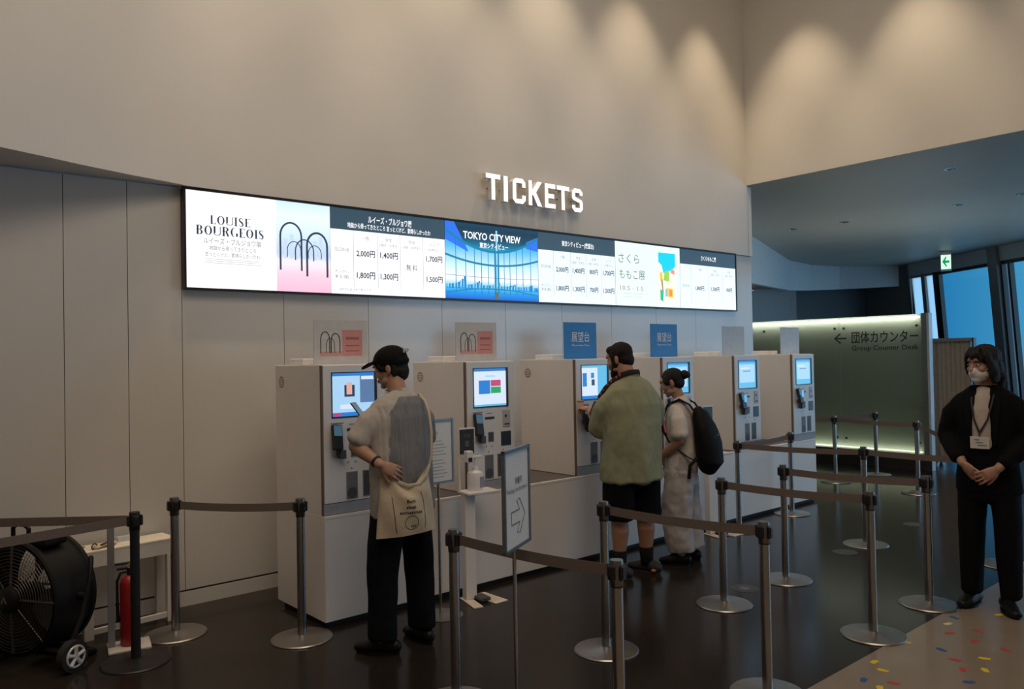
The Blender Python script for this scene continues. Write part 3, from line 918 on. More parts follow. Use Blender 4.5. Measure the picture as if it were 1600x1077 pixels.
# small white boxes lying on top of the machines
for i, l in enumerate(('small bright white box on top of the machine nearest to the fan', 'small bright white box on top of the second machine', 'small bright white box on top of the third machine beside the first blue card', 'small bright white box on top of the fourth machine behind the bearded head', 'small bright white box on top of the fifth machine', 'small bright white box on top of the last machine')):
    b = B(); b.box(0, 0.20, 0, 0.2, 0, 0.042, .006)
    o = b.build('white_box', mat('bright_white_plastic', (0.85, 0.85, 0.84), 0.4))
    o.location = (KX[i] + 0.03, CY + 0.33, 1.6525)
    tag(o, l, 'box', 'white boxes on the machines')

# cards standing on the machines
def card(i, label, kind):
    t = thing('sign_card', label, 'sign card', (KX[i], CY + 0.17, 0.697 + 0.955), 0, 'cards standing on the ticket machines')
    if kind == 'art':
        b = B(); b.box(0.03, 0.425, 0, 0.006, 0.0, 0.295, 0.001); b.build('card', mat('pale_grey_card', (0.56, 0.54, 0.52), 0.5), t)
        panel(t, 'pink_notice', mat('salmon_print', (0.62, 0.27, 0.24), 0.6), 0.235, 0.385, 0.055, 0.228, -0.0006)
        panel(t, 'pink_ground', mat('rose_print', (0.62, 0.33, 0.30), 0.6), 0.07, 0.235, 0.055, 0.085, -0.0006)
        b = B()
        for cx_, rx_, zt_, wd_ in ((.11, .032, .215, .006), (.185, .032, .205, .006), (.148, .03, .175, .0035)):
            pts = [(cx_ - rx_, .075)] + [(cx_ + rx_ * math.cos(R(180 - q * 20)), zt_ - .05 + .05 * math.sin(R(180 - q * 20))) for q in range(10)] + [(cx_ + rx_, .075)]
            b.stroke(pts, wd_, -0.0012, -0.0004)
        b.build('printed_arches', M_ink, t)
        b = B()
        for z in (.175, .165, .12, .085):
            rect(b, .26, .36, z, z + .006, -0.0012)
        b.build('printed_lines', mat('brick_ink', (0.30, 0.10, 0.09), 0.6), t, recalc=False)
    elif kind == 'blue':
        b = B(); b.box(0.03, 0.425, 0, 0.006, 0.0, 0.31, 0.001); b.build('card', mat('bright_blue_card', (0.012, 0.18, 0.50), 0.45), t)
        b = B(); text_into(b, '展望台', .228, .185, .068, .215, -0.001); text_into(b, 'Observation Deck', .228, .117, .018, .215, -0.001); b.build('lettering', M_wink, t, recalc=False)
    else:
        b = B(); b.box(0.03, 0.425, 0, 0.006, 0.0, 0.30, 0.001); b.build('card', mat('plain_pale_card', (0.50, 0.52, 0.55), 0.5), t)
    b = B(); b.box(0.03, 0.425, 0.006, 0.07, 0.0, 0.005); b.build('foot', mat('clear_acrylic', (0.6, 0.6, 0.6), 0.2), t)
    return t
card(0, 'grey and pink printed card standing on the machine nearest to the fan', 'art')
card(1, 'grey and pink printed card standing on the second machine, right of the capped man', 'art')
card(2, 'bright blue card with white lettering left of the bearded man', 'blue')
card(3, 'bright blue card with white lettering above the woman with the hair bun', 'blue')
card(4, 'blank pale card standing on the fifth machine against the white wall', 'plain')
card(5, 'blank pale card standing on the last machine in front of the lit glass', 'plain')

# ================================================================== STANCHIONS
PH = 0.845
def stanchion(black=False):
    t = thing('belt_stanchion', 'x', 'stanchion', (0, 0, 0), 0, 'belt stanchions of the queue lanes')
    mp_, mh = (mat('black_steel', (0.012, 0.012, 0.013), 0.4),) * 2 if black else (M_steel, mat('dull_steel_head', (0.22, 0.21, 0.20), 0.32, 1.0))
    b = B(); b.lathe([(0.001, 0.0), (0.182, 0.0), (0.184, 0.004), (0.178, 0.010), (0.05, 0.020), (0.034, 0.026), (0.0005, 0.028)], 48)
    b.build('base_plate', mp_ if black else M_steelplate, t, smooth=40)
    b = B(); b.cyl((0, 0, 0.02), (0, 0, 0.745), 0.0255, n=28); b.build('pole', mp_, t, smooth=40)
    b = B(); b.lathe([(0.0265, 0.742), (0.0285, 0.746), (0.0285, 0.838), (0.0265, PH), (0.001, PH)], 28); b.build('head', mh, t, smooth=40)
    b = B(); b.lathe([(0.027, 0.735), (0.0275, 0.735), (0.0275, 0.7415), (0.027, 0.7415)], 28); b.build('collar', M_black, t)
    for k in range(4):
        b = B(); b.M = Matrix.Rotation(k * PI / 2, 4, 'Z')
        b.box(0.026, 0.040, -0.017, 0.017, 0.766, 0.826, 0.004)
        b.box(0.038, 0.0435, -0.011, 0.011, 0.772, 0.820, 0.002)
        b.build('belt_clip', M_black, t)
    return t
def belt(t, to, droop=0.012, zz=0.797, lab=None):
    """webbing strip from stanchion t to the point to (x, y)"""
    a = Vector((t.location.x, t.location.y)); c = Vector(to)
    d = c - a
    L = d.length
    d.normalize()
    n = Vector((-d.y, d.x))
    b = B()
    N = 18
    rows = []
    for i in range(N + 1):
        s = 0.040 + (L - 0.080) * i / N
        q = i / N
        z = zz - 4 * droop * q * (1 - q)
        row = []
        for off, dz in ((0.0011, 0.0245), (0.0011, -0.0245), (-0.0011, -0.0245), (-0.0011, 0.0245)):
            p = d * s + n * off
            row.append(b._v((p.x, p.y, z + dz)))
        rows.append(row)
    for i in range(N):
        for k in range(4):
            b._f((rows[i][k], rows[i][(k + 1) % 4], rows[i + 1][(k + 1) % 4], rows[i + 1][k]))
    b._f(rows[0]); b._f(list(reversed(rows[-1])))
    return b.build('belt', M_belt, t, label=lab)
SP = {
 'P1': ((1.64, 5.14), 'steel stanchion by the wall just right of the low white table'),
 'P2': ((2.18, 4.52), 'steel stanchion standing against the near corner of the counter'),
 'P3': ((4.54, 3.14), 'steel stanchion on the left end of the nearer cross belt, below the backpack'),
 'P4': ((5.35, 3.16), 'steel stanchion on the left end of the farther cross belt, right of the backpack'),
 'P5': ((4.67, 2.20), 'steel stanchion by the beige floor edge, in line with the lit glass'),
 'P6': ((5.49, 2.21), 'steel stanchion by the beige floor edge, nearest to the attendant in black'),
 'P7': ((6.80, 3.25), 'steel stanchion in the middle of the long far belt, seen just above a nearer one'),
 'P8': ((9.81, 5.06), 'far steel stanchion just right of the last machine'),
 'P9': ((9.64, 3.97), 'far steel stanchion in front of the right end of the lit glass'),
 'P10': ((10.72, 4.95), 'farthest steel stanchion, beside the lit glass screen'),
 'P11': ((6.53, 4.33), 'steel stanchion close to the counter front, right of the backpack'),
 'P12': ((7.58, 4.39), 'steel stanchion close to the counter front below the last two machines'),
 'P13': ((3.36, 3.12), 'steel stanchion in front of the left leg of the bearded man'),
 'P14': ((2.44, 2.20), 'large near stanchion cut off by the bottom edge, in front of the bearded man'),
 'P15': ((3.50, 2.18), 'large steel stanchion near the bottom edge, its belt running left to the bearded man'),
 'P16': ((2.32, 3.15), 'near stanchion just right of the capped man, cut off by the bottom edge'),
 'PT': ((9.3, 5.95), 'steel stanchion hidden behind the last machine'),
 'PS': ((6.90, 2.20), 'steel stanchion hidden behind the person in the black suit'),
}
st0 = stanchion()
ST = {}
for i, (k, (p, l)) in enumerate(SP.items()):
    o = st0 if i == 0 else dup(st0, (0, 0, 0))
    o.location = (p[0], p[1], 0)
    o['label'] = l
    ST[k] = o
for k, ang in (('P16', 0.62), ('P14', 0.62), ('P13', 0.35), ('P15', 0.35), ('P1', -0.65), ('P2', -0.65)):
    ST[k].rotation_euler = (0, 0, 0)
for a, c in (('P1', 'P2'), ('P16', 'P14'), ('P13', 'P15'), ('P3', 'P5'), ('P4', 'P6'), ('P11', 'P7'), ('P7', 'PS'), ('P11', 'P12'), ('P8', 'P9'), ('P9', 'PS')):
    belt(ST[a], SP[c][0])
belt(ST['P10'], SP['PT'][0])
belt(ST['P8'], SP['PT'][0])
bs = stanchion(True)
bs.location = (1.32, 4.82, 0)
bs['label'] = 'black stanchion at the left beside the fire extinguisher'
belt(bs, (0.35, 5.63), 0.0, 0.80)
belt(bs, (0.30, 4.62), 0.0, 0.80)
dup(bs, (0.30, 4.62, 0), label='black stanchion past the left edge at the end of the nearer belt')
b = B(); b.box(-.03, .03, -.03, 0, -.035, .035, .004); o = b.build('wall_belt_clip', M_black); o.location = (0.35, 5.68, .80); tag(o, 'small black wall clip holding the far belt at the left', 'clip')

# ================================================================== FLOOR STICKERS AND FLECKS
for i, ((x, y), l) in enumerate((((4.95, 3.25), 'faint round floor sticker with a star mark beside the near steel post'), ((6.43, 3.25), 'faint round floor sticker in the middle of the queue lane'), ((7.90, 3.30), 'faint round floor sticker farthest along the queue lane'))):
    b = B(); b.lathe([(0.001, 0), (0.10, 0), (0.10, 0.0012), (0.001, 0.0012)], 32)
    for k in range(6):
        b.mi = 1; a = k * PI / 3
        b.stroke([(0, 0), (0, 0.001)], 0.001, 0, 0.001)
    o = b.build('floor_sticker', [mat('clear_grey_vinyl', (0.05, 0.05, 0.048), 0.4), M_paper])
    o.location = (x, y, 0.0004)
    tag(o, l, 'floor sticker', 'round stickers on the queue floor')
    if i == 0:
        b = B()
        for k in range(8):
            a = k * PI / 4
            b.M = Matrix.Rotation(a, 4, 'Z'); b.box(0.008, 0.042, -0.003, 0.003, 0.0013, 0.0019)
        b.build('star_mark', mat('pale_grey_print', (0.4, 0.4, 0.4), 0.5), o)
FL = [(4.27, 2.01, 'y'), (4.19, 1.93, 'y'), (4.0, 1.94, 'b'), (4.07, 1.82, 'r'), (3.96, 1.84, 'y'), (4.68, 2.02, 'y'), (5.66, 2.05, 'y'), (5.02, 1.91, 'r'), (4.71, 1.84, 'b'), (5.18, 1.98, 'p'), (5.18, 1.81, 'r'), (4.98, 1.76, 'r'), (4.61, 1.73, 'r'), (4.5, 1.65, 'r'), (4.74, 1.63, 'y'), (4.57, 1.57, 'y'), (4.35, 1.57, 'b'), (4.96, 1.6, 'r'), (5.58, 1.83, 'y'), (5.33, 2.0, 'b')]
FC = {'y': ('yellow', (0.75, 0.52, 0.02)), 'b': ('blue', (0.03, 0.10, 0.28)), 'r': ('red', (0.48, 0.06, 0.05)), 'p': ('cream', (0.70, 0.62, 0.35))}
fm = {}
for k, (nm, c) in FC.items():
    b = B(); b.poly([(-.032, -.010), (.020, -.018), (.034, .004), (.012, .019), (-.026, .014)], 0, 0.0012)
    me = b.mesh('paper_fleck', mat(nm + '_paper_fleck', c, 0.5))
    me.transform(Matrix.Rotation(R(-90), 4, 'X'))
    fm[k] = me
for i, (x, y, c) in enumerate(FL):
    o = put('paper_fleck', fm[c])
    o.location = (x, y, 0.0016)
    o.rotation_euler = (0, 0, (i * 1.7) % 3.1)
    tag(o, 'small %s paper fleck lying on the beige stone floor' % FC[c][0], 'paper fleck', '%s flecks on the beige floor' % FC[c][0])

# ================================================================== SIGN STANDS
M_frame = mat('grey_aluminium_frame', (0.20, 0.21, 0.22), 0.35, 0.7)
def sign_stand(loc, rz, label, z0, hh, ww):
    t = thing('sign_stand', label, 'sign stand', loc, rz)
    b = B(); b.lathe([(0.001, 0), (0.14, 0), (0.14, 0.004), (0.02, 0.014), (0.001, 0.014)], 40); b.build('base_plate', M_steelplate, t, smooth=40)
    b = B(); b.cyl((0, 0.012, 0.01), (0, 0.012, z0 + .06), 0.009, n=14); b.build('pole', M_steel, t, smooth=40)
    b = B()
    f = 0.014
    b.box(-ww / 2, ww / 2, -0.012, 0.004, z0, z0 + f); b.box(-ww / 2, ww / 2, -0.012, .004, z0 + hh - f, z0 + hh); b.box(-ww / 2, -ww / 2 + f, -.012, .004, z0, z0 + hh); b.box(ww / 2 - f, ww / 2, -.012, .004, z0, z0 + hh)
    b.build('frame', M_frame, t)
    b = B(); b.box(-ww / 2 + f, ww / 2 - f, -0.006, 0.003, z0 + f, z0 + hh - f); b.build('notice', M_paper, t)
    return t
t = sign_stand((2.28, 2.635, 0), R(28), 'slim sign stand with a right-pointing arrow, cut off by the bottom edge', 0.847, 0.436, 0.311)
b = B(); text_into(b, '待機列', 0.02, 1.139, 0.026, 0.085, -0.0066); b.build('heading_lettering', M_ink, t, recalc=False)
b = B(); text_into(b, 'Waiting Line Entrance', 0.0, 1.105, 0.022, 0.25, -0.0066); b.build('line_lettering', mat('grey_ink', (0.15, 0.15, 0.16), 0.6), t, recalc=False)
b = B()
ar = [(-.09, .045), (.035, .045), (-.008, .115), (.034, .125), (.115, .0), (.034, -.125), (-.008, -.115), (.035, -.045), (-.09, -.045), (-.09, .045)]
b.stroke([(x * .8, .985 + z * .60) for x, z in ar], .005, -.0075, -.0062); b.build('arrow_outline', mat('grey_ink', (0.15, 0.15, 0.16), 0.6), t)
t = sign_stand((3.045, 4.28, 0), R(4), 'notice board on a thin pole half hidden behind the capped man', 0.86, 0.42, 0.235)
b = B(); text_into(b, 'ご案内', -0.04, 1.19, 0.02, 0.05, -0.0066); b.build('heading_lettering', mat('grey_ink', (0.15, 0.15, 0.16), 0.6), t, recalc=False)
b = B()
for k in range(11):
    z = 1.135 - .022 * k - (0.015 if k > 4 else 0)
    b.box(-.09, -.09 + .11 + .05 * ((k * 31) % 7) / 7, -.0068, -.0062, z, z + .005)
b.build('small_text', mat('grey_print', (0.35, 0.36, 0.37), 0.6), t)

# ================================================================== HAND SANITISER STANDS
def sanit(loc, label):
    t = thing('sanitiser_stand', label, 'sanitiser stand', loc, R(-8))
    b = B(); b.box(-0.042, 0.042, -0.03, 0.03, 0.008, 0.735, 0.004); b.build('column', M_white, t)
    for s in (-1, 1):
        b = B(); b.M = Matrix.Rotation(R(8 * s), 4, 'Z'); b.box(0.02 * s - .035 if s < 0 else 0.06, 0.02 * s + .035 if s < 0 else 0.17, -0.21, 0.05, 0.0, 0.008, 0.002)
        b.build('foot', mat('cream_foot', (0.72, 0.62, 0.50), 0.5), t)
    b = B(); b.box(0.02, 0.10, -0.12, 0.0, 0.004, 0.03, 0.006); b.build('pedal', M_dgrey, t)
    b = B(); b.box(-0.05, 0.20, -0.09, 0.07, 0.735, 0.752, 0.004); b.build('shelf', M_white, t)
    b = B(); b.box(-0.06, -0.045, 0.02, 0.032, 0.74, 1.17, .002); b.build('mast', M_white, t)
    b = B(); b.box(-0.058, 0.072, 0.012, 0.022, 1.005, 1.19, 0.002); f = b.build('notice_frame', M_panelw, t)
    b = B(); b.box(-0.052, 0.062, 0.009, 0.0125, 1.010, 1.18); b.build('notice', mat('dark_notice', (0.03, 0.028, 0.028), 0.4), f)
    b = B(); text_into(b, '消毒', 0.004, 1.135, 0.022, 0.06, 0.0085); b.box(-.01, .02, .0085, .009, 1.06, 1.10); b.build('notice_lettering', mat('dim_print', (0.12, 0.11, 0.11), 0.5), f)
    b = B(); b.lathe([(0.055, 0.752), (0.056, 0.76), (0.056, 0.865), (0.05, 0.878), (0.026, 0.888), (0.022, 0.895), (0.022, 0.915), (0.001, 0.915)], 28, 'Z', (0.06, 0, 0)); bt = b.build('bottle', mat('white_bottle', (0.74, 0.73, 0.73), 0.35), t, smooth=40)
    b = B(); b.box(0.066, 0.10, -0.0575, -0.052, 0.775, 0.85); b.build('bottle_label', mat('violet_grey_label', (0.32, 0.31, 0.38), 0.5), bt)
    b = B(); b.cyl((0.06, 0, 0.91), (0.06, 0, 0.985), 0.007, n=10); b.box(-0.035, 0.115, -0.012, 0.012, 0.975, 0.992, .004); b.build('pump', M_panelw, t)
    b = B(); b.box(-0.036, 0.014, -0.06, -0.012, 0.955, 1.035, 0.006); h = b.build('dispenser_head', M_panelw, t)
    b = B(); b.box(-0.026, 0.006, -0.064, -0.058, 0.962, 0.99, .003); b.build('nozzle', M_black, h)
    return t
sanit((3.385, 4.42, 0), 'white pump bottle stand with a dark notice in front of the second machine')
sanit((6.21, 4.42, 0), 'white pump bottle stand half hidden behind the black backpack')

# ================================================================== FAN
fan = thing('drum_fan', 'large black drum fan on wheels at the left edge behind the belts', 'fan', (0.91, 5.31, 0), R(-60))
M_fan = mat('black_fan_steel', (0.008, 0.008, 0.009), 0.5, spec=0.3)
FZ = 0.375
b = B()
Ro, De = 0.315, 0.14
b.lathe([(Ro, -De), (Ro + .012, -De + .01), (Ro + .012, -De + .03), (Ro, -De + .04), (Ro, De - .04), (Ro + .012, De - .03), (Ro + .012, De - .01), (Ro, De), (Ro - .012, De), (Ro - .012, -De), (Ro, -De)][:10], 56, 'Y', (0, 0, FZ))
bm_ = b.bm
for f in [f for f in bm_.faces if len(f.verts) > 8]:
    bm_.faces.remove(f)
b.build('drum', M_fan, fan, smooth=40)
for sy in (-1, 1):
    b = B()
    for k in range(13):
        b.ring((0, sy * (De - 0.004) + sy * 0.012 * (1 - (k / 12) ** 2), FZ), 0.075 + 0.0187 * k, 0.0022, 'Y', 48, 6)
    for k in range(8):
        a = k * PI / 4
        b.cyl((0.06 * math.cos(a), sy * (De + .008), FZ + 0.06 * math.sin(a)), (0.308 * math.cos(a), sy * (De - .006), FZ + .308 * math.sin(a)), 0.0035 if k % 2 else 0.008, n=8)
    b.build('grille', mat('dark_wire', (0.10, 0.09, 0.08), 0.35, 0.6), fan)
b = B(); b.lathe([(0.001, -De - .05), (0.05, -De - .05), (0.072, -De - .035), (0.075, -De), (0.06, 0.02), (0.001, 0.02)], 32, 'Y', (0, 0, FZ)); hb = b.build('hub', M_fan, fan, smooth=40)
b = B(); b.stroke([(-.02, FZ - .015), (0.0, FZ + .02), (.012, FZ - .002), (.02, FZ - .012)], [.006, .012, .01, .004], -De - .0515, -De - .0503); b.build('hub_logo', mat('grey_brown_print', (0.20, 0.17, 0.12), 0.5), hb)
for k in range(4):
    b = B()
    b.M = Matrix.Translation((0, -.02, FZ)) @ Matrix.Rotation(k * PI / 2 + .3, 4, 'Y')
    pr = []
    for q in range(7):
        r_ = .06 + .235 * q / 6; wd = .05 + .075 * math.sin(q / 6 * 2.2)
        tw = R(42 - 20 * q / 6)
        pr.append([b._v((r_, sgn * wd * math.sin(tw) + off, sgn * wd * math.cos(tw))) for sgn, off in ((-1, 0), (1, 0), (1, .004), (-1, .004))])
    for q in range(6):
        for m_ in range(4):
            b._f((pr[q][m_], pr[q][(m_ + 1) % 4], pr[q + 1][(m_ + 1) % 4], pr[q + 1][m_]))
    b._f(pr[0]); b._f(pr[-1])
    b.build('blade', mat('grey_blade', (0.10, 0.09, 0.085), 0.4, 0.5), fan, smooth=40)
b = B(); b.loft([(-.10, -.05, FZ + .325), (-.10, -.05, FZ + .375), (-.07, -.05, FZ + .395), (-.01, -.05, FZ + .395), (.02, -.05, FZ + .375), (.02, -.05, FZ + .325)], [.012] * 6, (0, 1, 0), 10); b.build('handle', M_fan, fan, smooth=40)
b = B(); b.box(.06, .20, -.10, .06, FZ + .285, FZ + .345, .02); b.build('switch_box', M_fan, fan)
for sx in (-1, 1):
    b = B(); b.loft([(sx * .36, -.10, .10), (sx * .375, -.02, FZ - .1), (sx * .365, 0.02, FZ), (sx * .375, .04, FZ + .10), (sx * .34, .08, FZ + .20)], [.014] * 5, (0, 1, 0), 10); b.cyl((sx * .37, 0.02, FZ), (sx * .32, 0.02, FZ), .022)
    b.build('yoke', M_fan, fan, smooth=40)
b = B(); b.cyl((-.36, -.10, .10), (.36, -.10, .10), .014, n=12); b.cyl((-.3, .13, .03), (.3, .13, .03), .014, n=12); b.cyl((-.3, .13, .03), (-.35, -.10, .10), .012); b.cyl((.3, .13, .03), (.35, -.10, .10), .012); b.box(-.3, .3, .10, .16, 0, .03, .01)
b.build('base_frame', M_fan, fan, smooth=40)
for sx in (-1, 1):
    b = B(); b.lathe([(.001, -.022), (.05, -.022), (.085, -.022), (.085, .022), (.001, .022)], 36, 'X', (sx * .395, -.10, .085)); wh = b.build('wheel', mat('black_rubber', (0.012, 0.012, 0.012), 0.7), fan, smooth=40)
    b = B(); b.ring((sx * .42, -.10, .085), .056, .006, 'X', 32, 8)
    for k in range(5):
        a = k * 2 * PI / 5 + .3
        b.cyl((sx * .42, -.10, .085), (sx * .42, -.10 + .054 * math.cos(a), .085 + .054 * math.sin(a)), .009, .012, n=8)
    b.lathe([(.001, -.006), (.016, -.006), (.016, .006), (.001, .006)], 18, 'X', (sx * .422, -.10, .085))
    b.build('wheel_rim', mat('silver_rim', (0.62, 0.61, 0.60), 0.35, 0.3), wh, smooth=40)

# ================================================================== LOW TABLE AND THINGS ON IT
tb = thing('low_table', 'low white table with thick legs against the left wall', 'table', (1.18, 5.375, 0), R(0))
tb.rotation_euler = (0, 0, R(5))
M_tab = mat('white_table_paint', (0.66, 0.63, 0.60), 0.45, var=0.02)
TW, TD, TZ = 0.56, 0.215, 0.54
b = B(); b.box(0, TW, 0, TD, TZ - .012, TZ, .002); b.build('table_top', mat('lit_tone_table_top', (0.82, 0.76, 0.66), 0.5), tb)  # warm light on the top is put into its brighter colour
b = B(); b.box(0.001, TW - .001, 0.002, 0.02, TZ - .10, TZ - .013); b.build('apron', M_tab, tb)
b = B(); b.box(0.001, 0.02, .02, TD - .003, TZ - .10, TZ - .013); b.build('apron', M_tab, tb)
for x0 in (0.0, TW - .058):
    b = B(); b.box(x0 + .001, x0 + .057, 0.001, 0.04, 0, TZ - .10, .002); b.build('leg', M_tab, tb)
    b = B(); b.box(x0 + .001, x0 + .057, TD - .04, TD - .001, 0, TZ - .013, .002); b.build('leg', M_tab, tb)
b = B(); b.box(.058, TW - .058, 0.006, 0.03, 0.03, 0.062); b.build('stretcher', M_tab, tb)
def on_table(x, y, z=TZ):
    v = Matrix.Rotation(R(5), 3, 'Z') @ Vector((x, y, z))
    return (1.18 + v.x, 5.375 + v.y, v.z)
g = thing('folded_strap', 'cream folded cloth strap with dark loops lying on the low white table', 'strap', on_table(.11, .05), R(20))
b = B(); b.loft([(-.03, 0, .012), (.02, .02, .015), (.08, .01, .013), (.12, .03, .012)], [(.028, .010), (.03, .013), (.026, .011), (.018, .009)], (0, 1, 0), 14); b.build('cloth', mat('cream_cloth', (0.62, 0.50, 0.36), 0.8), g, smooth=True)
b = B(); b.ring((-.035, 0, .018), .018, .004, 'Y', 20, 6); b.build('loop', mat('dark_brown_strap', (0.06, 0.04, 0.02), 0.6), g, smooth=True)
b = B(); b.loft([(.0, -.012, .024), (.03, -.02, .032), (.07, -.015, .03)], [.005, .006, .004], (0, 0, 1), 8); b.build('cord', mat('dark_brown_strap', (0.06, 0.04, 0.02), 0.6), g, smooth=True)
b = B(); b.box(0, .14, 0, .05, 0, .028, .002)
o = b.build('paper_box', mat('blue_white_carton', (0.55, 0.58, 0.62), 0.5)); o.location = on_table(.25, .14); o.rotation_euler = (0, 0, R(8)); tag(o, 'flat pale carton at the back of the low white table', 'box')
b = B(); b.ring((0, 0, .003), .025, .003, 'Z', 24, 6)
o = b.build('wire_ring', M_steel); o.location = on_table(.03, .155); tag(o, 'small metal ring lying on the left end of the low table', 'ring')

# ================================================================== FIRE EXTINGUISHER
st = thing('extinguisher_stand', 'grey extinguisher stand with a tall flat post and white base', 'extinguisher stand', (1.36, 5.10, 0), R(-12))
b = B(); b.box(-.115, .115, -.10, .10, 0, .018, .006); b.build('base', mat('white_base', (0.55, 0.52, 0.49), 0.5), st)
b = B(); b.box(-.112, -.074, -.01, .012, .018, .76, .003); b.build('post', mat('grey_post', (0.22, 0.22, 0.23), 0.45), st)
ex = thing('fire_extinguisher', 'red fire extinguisher standing behind the black stanchion', 'fire extinguisher', (1.367, 5.10, 0.018), R(-12))
b = B(); b.lathe([(.001, 0), (.052, 0), (.055, .008), (.055, .36), (.048, .39), (.03, .405), (.018, .41), (.001, .41)], 32); b.build('cylinder', mat('red_paint', (0.30, 0.012, 0.014), 0.35), ex, smooth=40)
b = B(); b.cyl((0, 0, .41), (0, 0, .445), .016); b.box(-.07, .03, -.012, .012, .445, .458, .003); b.box(-.08, .03, -.012, .012, .475, .486, .003); b.cyl((.02, 0, .44), (.02, 0, .48), .01); b.build('valve_handle', M_black, ex)
b = B(); b.ring((.0, -.014, .466), .012, .003, 'Y', 16, 6); b.build('safety_pin', mat('yellow_pin', (0.55, 0.38, 0.03), 0.4), ex)
b = B(); b.loft([(-.016, 0, .43), (-.05, .0, .425), (-.068, 0, .38), (-.068, 0, .25), (-.065, 0, .14)], [.008, .008, .008, .009, .012], (0, 1, 0), 10); b.build('hose', M_black, ex, smooth=40)
b = B(); b.cyl((-.065, 0, .14), (-.065, 0, .11), .012, .015); b.build('nozzle', mat('pale_nozzle', (0.4, 0.38, 0.36), 0.5), ex)

# ================================================================== LIT GLASS SCREEN AND FAR THINGS
gs = thing('glass_screen', 'tall greenish etched glass screen lit along its top and bottom edges', 'glass screen', (11.5, 4.48, 0))
M_etch = bpy.data.materials.new('etched_green_glass'); M_etch.use_nodes = True
n_ = M_etch.node_tree
for x in list(n_.nodes):
    if x.type != 'OUTPUT_MATERIAL':
        n_.nodes.remove(x)
tr = n_.nodes.new('ShaderNodeBsdfTransparent'); tr.inputs[0].default_value = (0.90, 0.94, 0.88, 1)
df = n_.nodes.new('ShaderNodeBsdfTranslucent'); df.inputs[0].default_value = (0.74, 0.78, 0.68, 1)
gl = n_.nodes.new('ShaderNodeBsdfGlossy'); gl.inputs['Roughness'].default_value = 0.08
m1 = n_.nodes.new('ShaderNodeMixShader'); m1.inputs[0].default_value = 0.35
m2 = n_.nodes.new('ShaderNodeMixShader'); m2.inputs[0].default_value = 0.08
n_.links.new(tr.outputs[0], m1.inputs[1]); n_.links.new(df.outputs[0], m1.inputs[2]); n_.links.new(m1.outputs[0], m2.inputs[1]); n_.links.new(gl.outputs[0], m2.inputs[2])
n_.links.new(m2.outputs[0], [x for x in n_.nodes if x.type == 'OUTPUT_MATERIAL'][0].inputs[0])
for y0, y1 in ((0.16, 1.335), (1.345, 3.2)):
    b = B(); b.box(0, 0.012, y0, y1, 0.23, 2.17); gp = b.build('glass_panel', M_etch, gs)
    for yy in ((y0 + .06, y1 - .07) if y0 < 1 else (y0 + .06,  y0 + 1.25)):
        for zz in (2.01, .38):
            b = B(); b.cyl((-.012, yy, zz), (0.0, yy, zz), .018, n=14); b.build('fixing_bolt', M_black, gp)
b = B(); b.box(0.085, 0.1, 0.09, 3.2, 0.0, 2.15); b.build('back_panel', mat('sage_back_panel', (0.40, 0.42, 0.39), 0.6), gs)
b = B(); b.box(-0.02, 0.1, 0.06, 3.2, 0.0, 0.225); b.build('plinth', mat('dark_brown_plinth', (0.035, 0.026, 0.020), 0.4), gs)
b = B(); b.box(-0.01, 0.105, 0.055, 0.088, 0.0, 2.18, .004); b.build('end_post', mat('satin_pale_steel', (0.55, 0.60, 0.64), 0.35), gs)
b = B(); b.box(-0.002, 0.02, 0.09, 0.16, 0.225, 2.18); b.build('edge_strip', mat('clear_edge', (0.15, 0.18, 0.165), 0.3), gs)
b = B(); b.box(0.035, 0.06, 0.2, 3.2, 2.12, 2.14); b.build('light_tube', em('tube_cream', (1.0, 1.0, 0.88), 9.0), gs)
b = B(); b.box(0.035, 0.06, 0.2, 3.2, 0.242, 0.252); b.build('light_tube', em('tube_green', (0.95, 1.0, 0.78), 5.0), gs)
b = B(); b.M = Matrix.Translation((-0.003, 0.20, 0)) @ Matrix.Rotation(R(-90), 4, 'Z')
# local X of the lettering runs from far (left in view) to near
text_into(b, '団体カウンター', -0.475, 1.865, 0.135, 0.95, 0.0, bold=.012); text_into(b, 'Group Counter Desk', -0.475, 1.715, 0.072, 0.95, 0.0, bold=.012)
b.build('lettering', M_ink, gs, recalc=False)
b = B(); b.M = Matrix.Translation((-0.003, 0.20, 0)) @ Matrix.Rotation(R(-90), 4, 'Z')
b.stroke([(-1.03, 1.86), (-1.21, 1.86)], .022, -.001, .001); b.stroke([(-1.12, 1.93), (-1.21, 1.86), (-1.12, 1.79)], .024, -.001, .001)
b.build('arrow_mark', M_ink, gs)

pt = thing('folding_partition', 'beige folding screen with narrow vertical pleats right of the lit glass', 'partition', (12.3, 4.27, 0))
b = B()
N = 18
pr = []
for i in range(N + 1):
    y = 0.58 - 0.56 * i / N
    pr.append((0.032 * (1 if i % 2 else -1), y))
for i in range(N):
    (xa, ya), (xb_, yb_) = pr[i], pr[i + 1]
    vs_ = [b._v(p) for p in ((xa, ya, .12), (xb_, yb_, .12), (xb_, yb_, 1.80), (xa, ya, 1.80), (xa + .012, ya, .12), (xb_ + .012, yb_, .12), (xb_ + .012, yb_, 1.80), (xa + .012, ya, 1.80))]
    for q in ((0, 1, 2, 3), (7, 6, 5, 4), (0, 4, 5, 1), (3, 2, 6, 7)):
        b._f([vs_[k] for k in q])
b.build('pleats', mat('beige_pleat', (0.62, 0.55, 0.46), 0.6), pt)
b = B(); b.box(-.05, .06, -0.01, .60, 1.78, 1.83, .004); b.build('top_rail', mat('grey_rail', (0.30, 0.28, 0.26), 0.5), pt)
b = B(); b.box(-.05, .06, -0.03, .0, .05, 1.83, .004); b.build('end_rail', mat('dark_rail', (0.05, 0.05, 0.06), 0.5), pt)
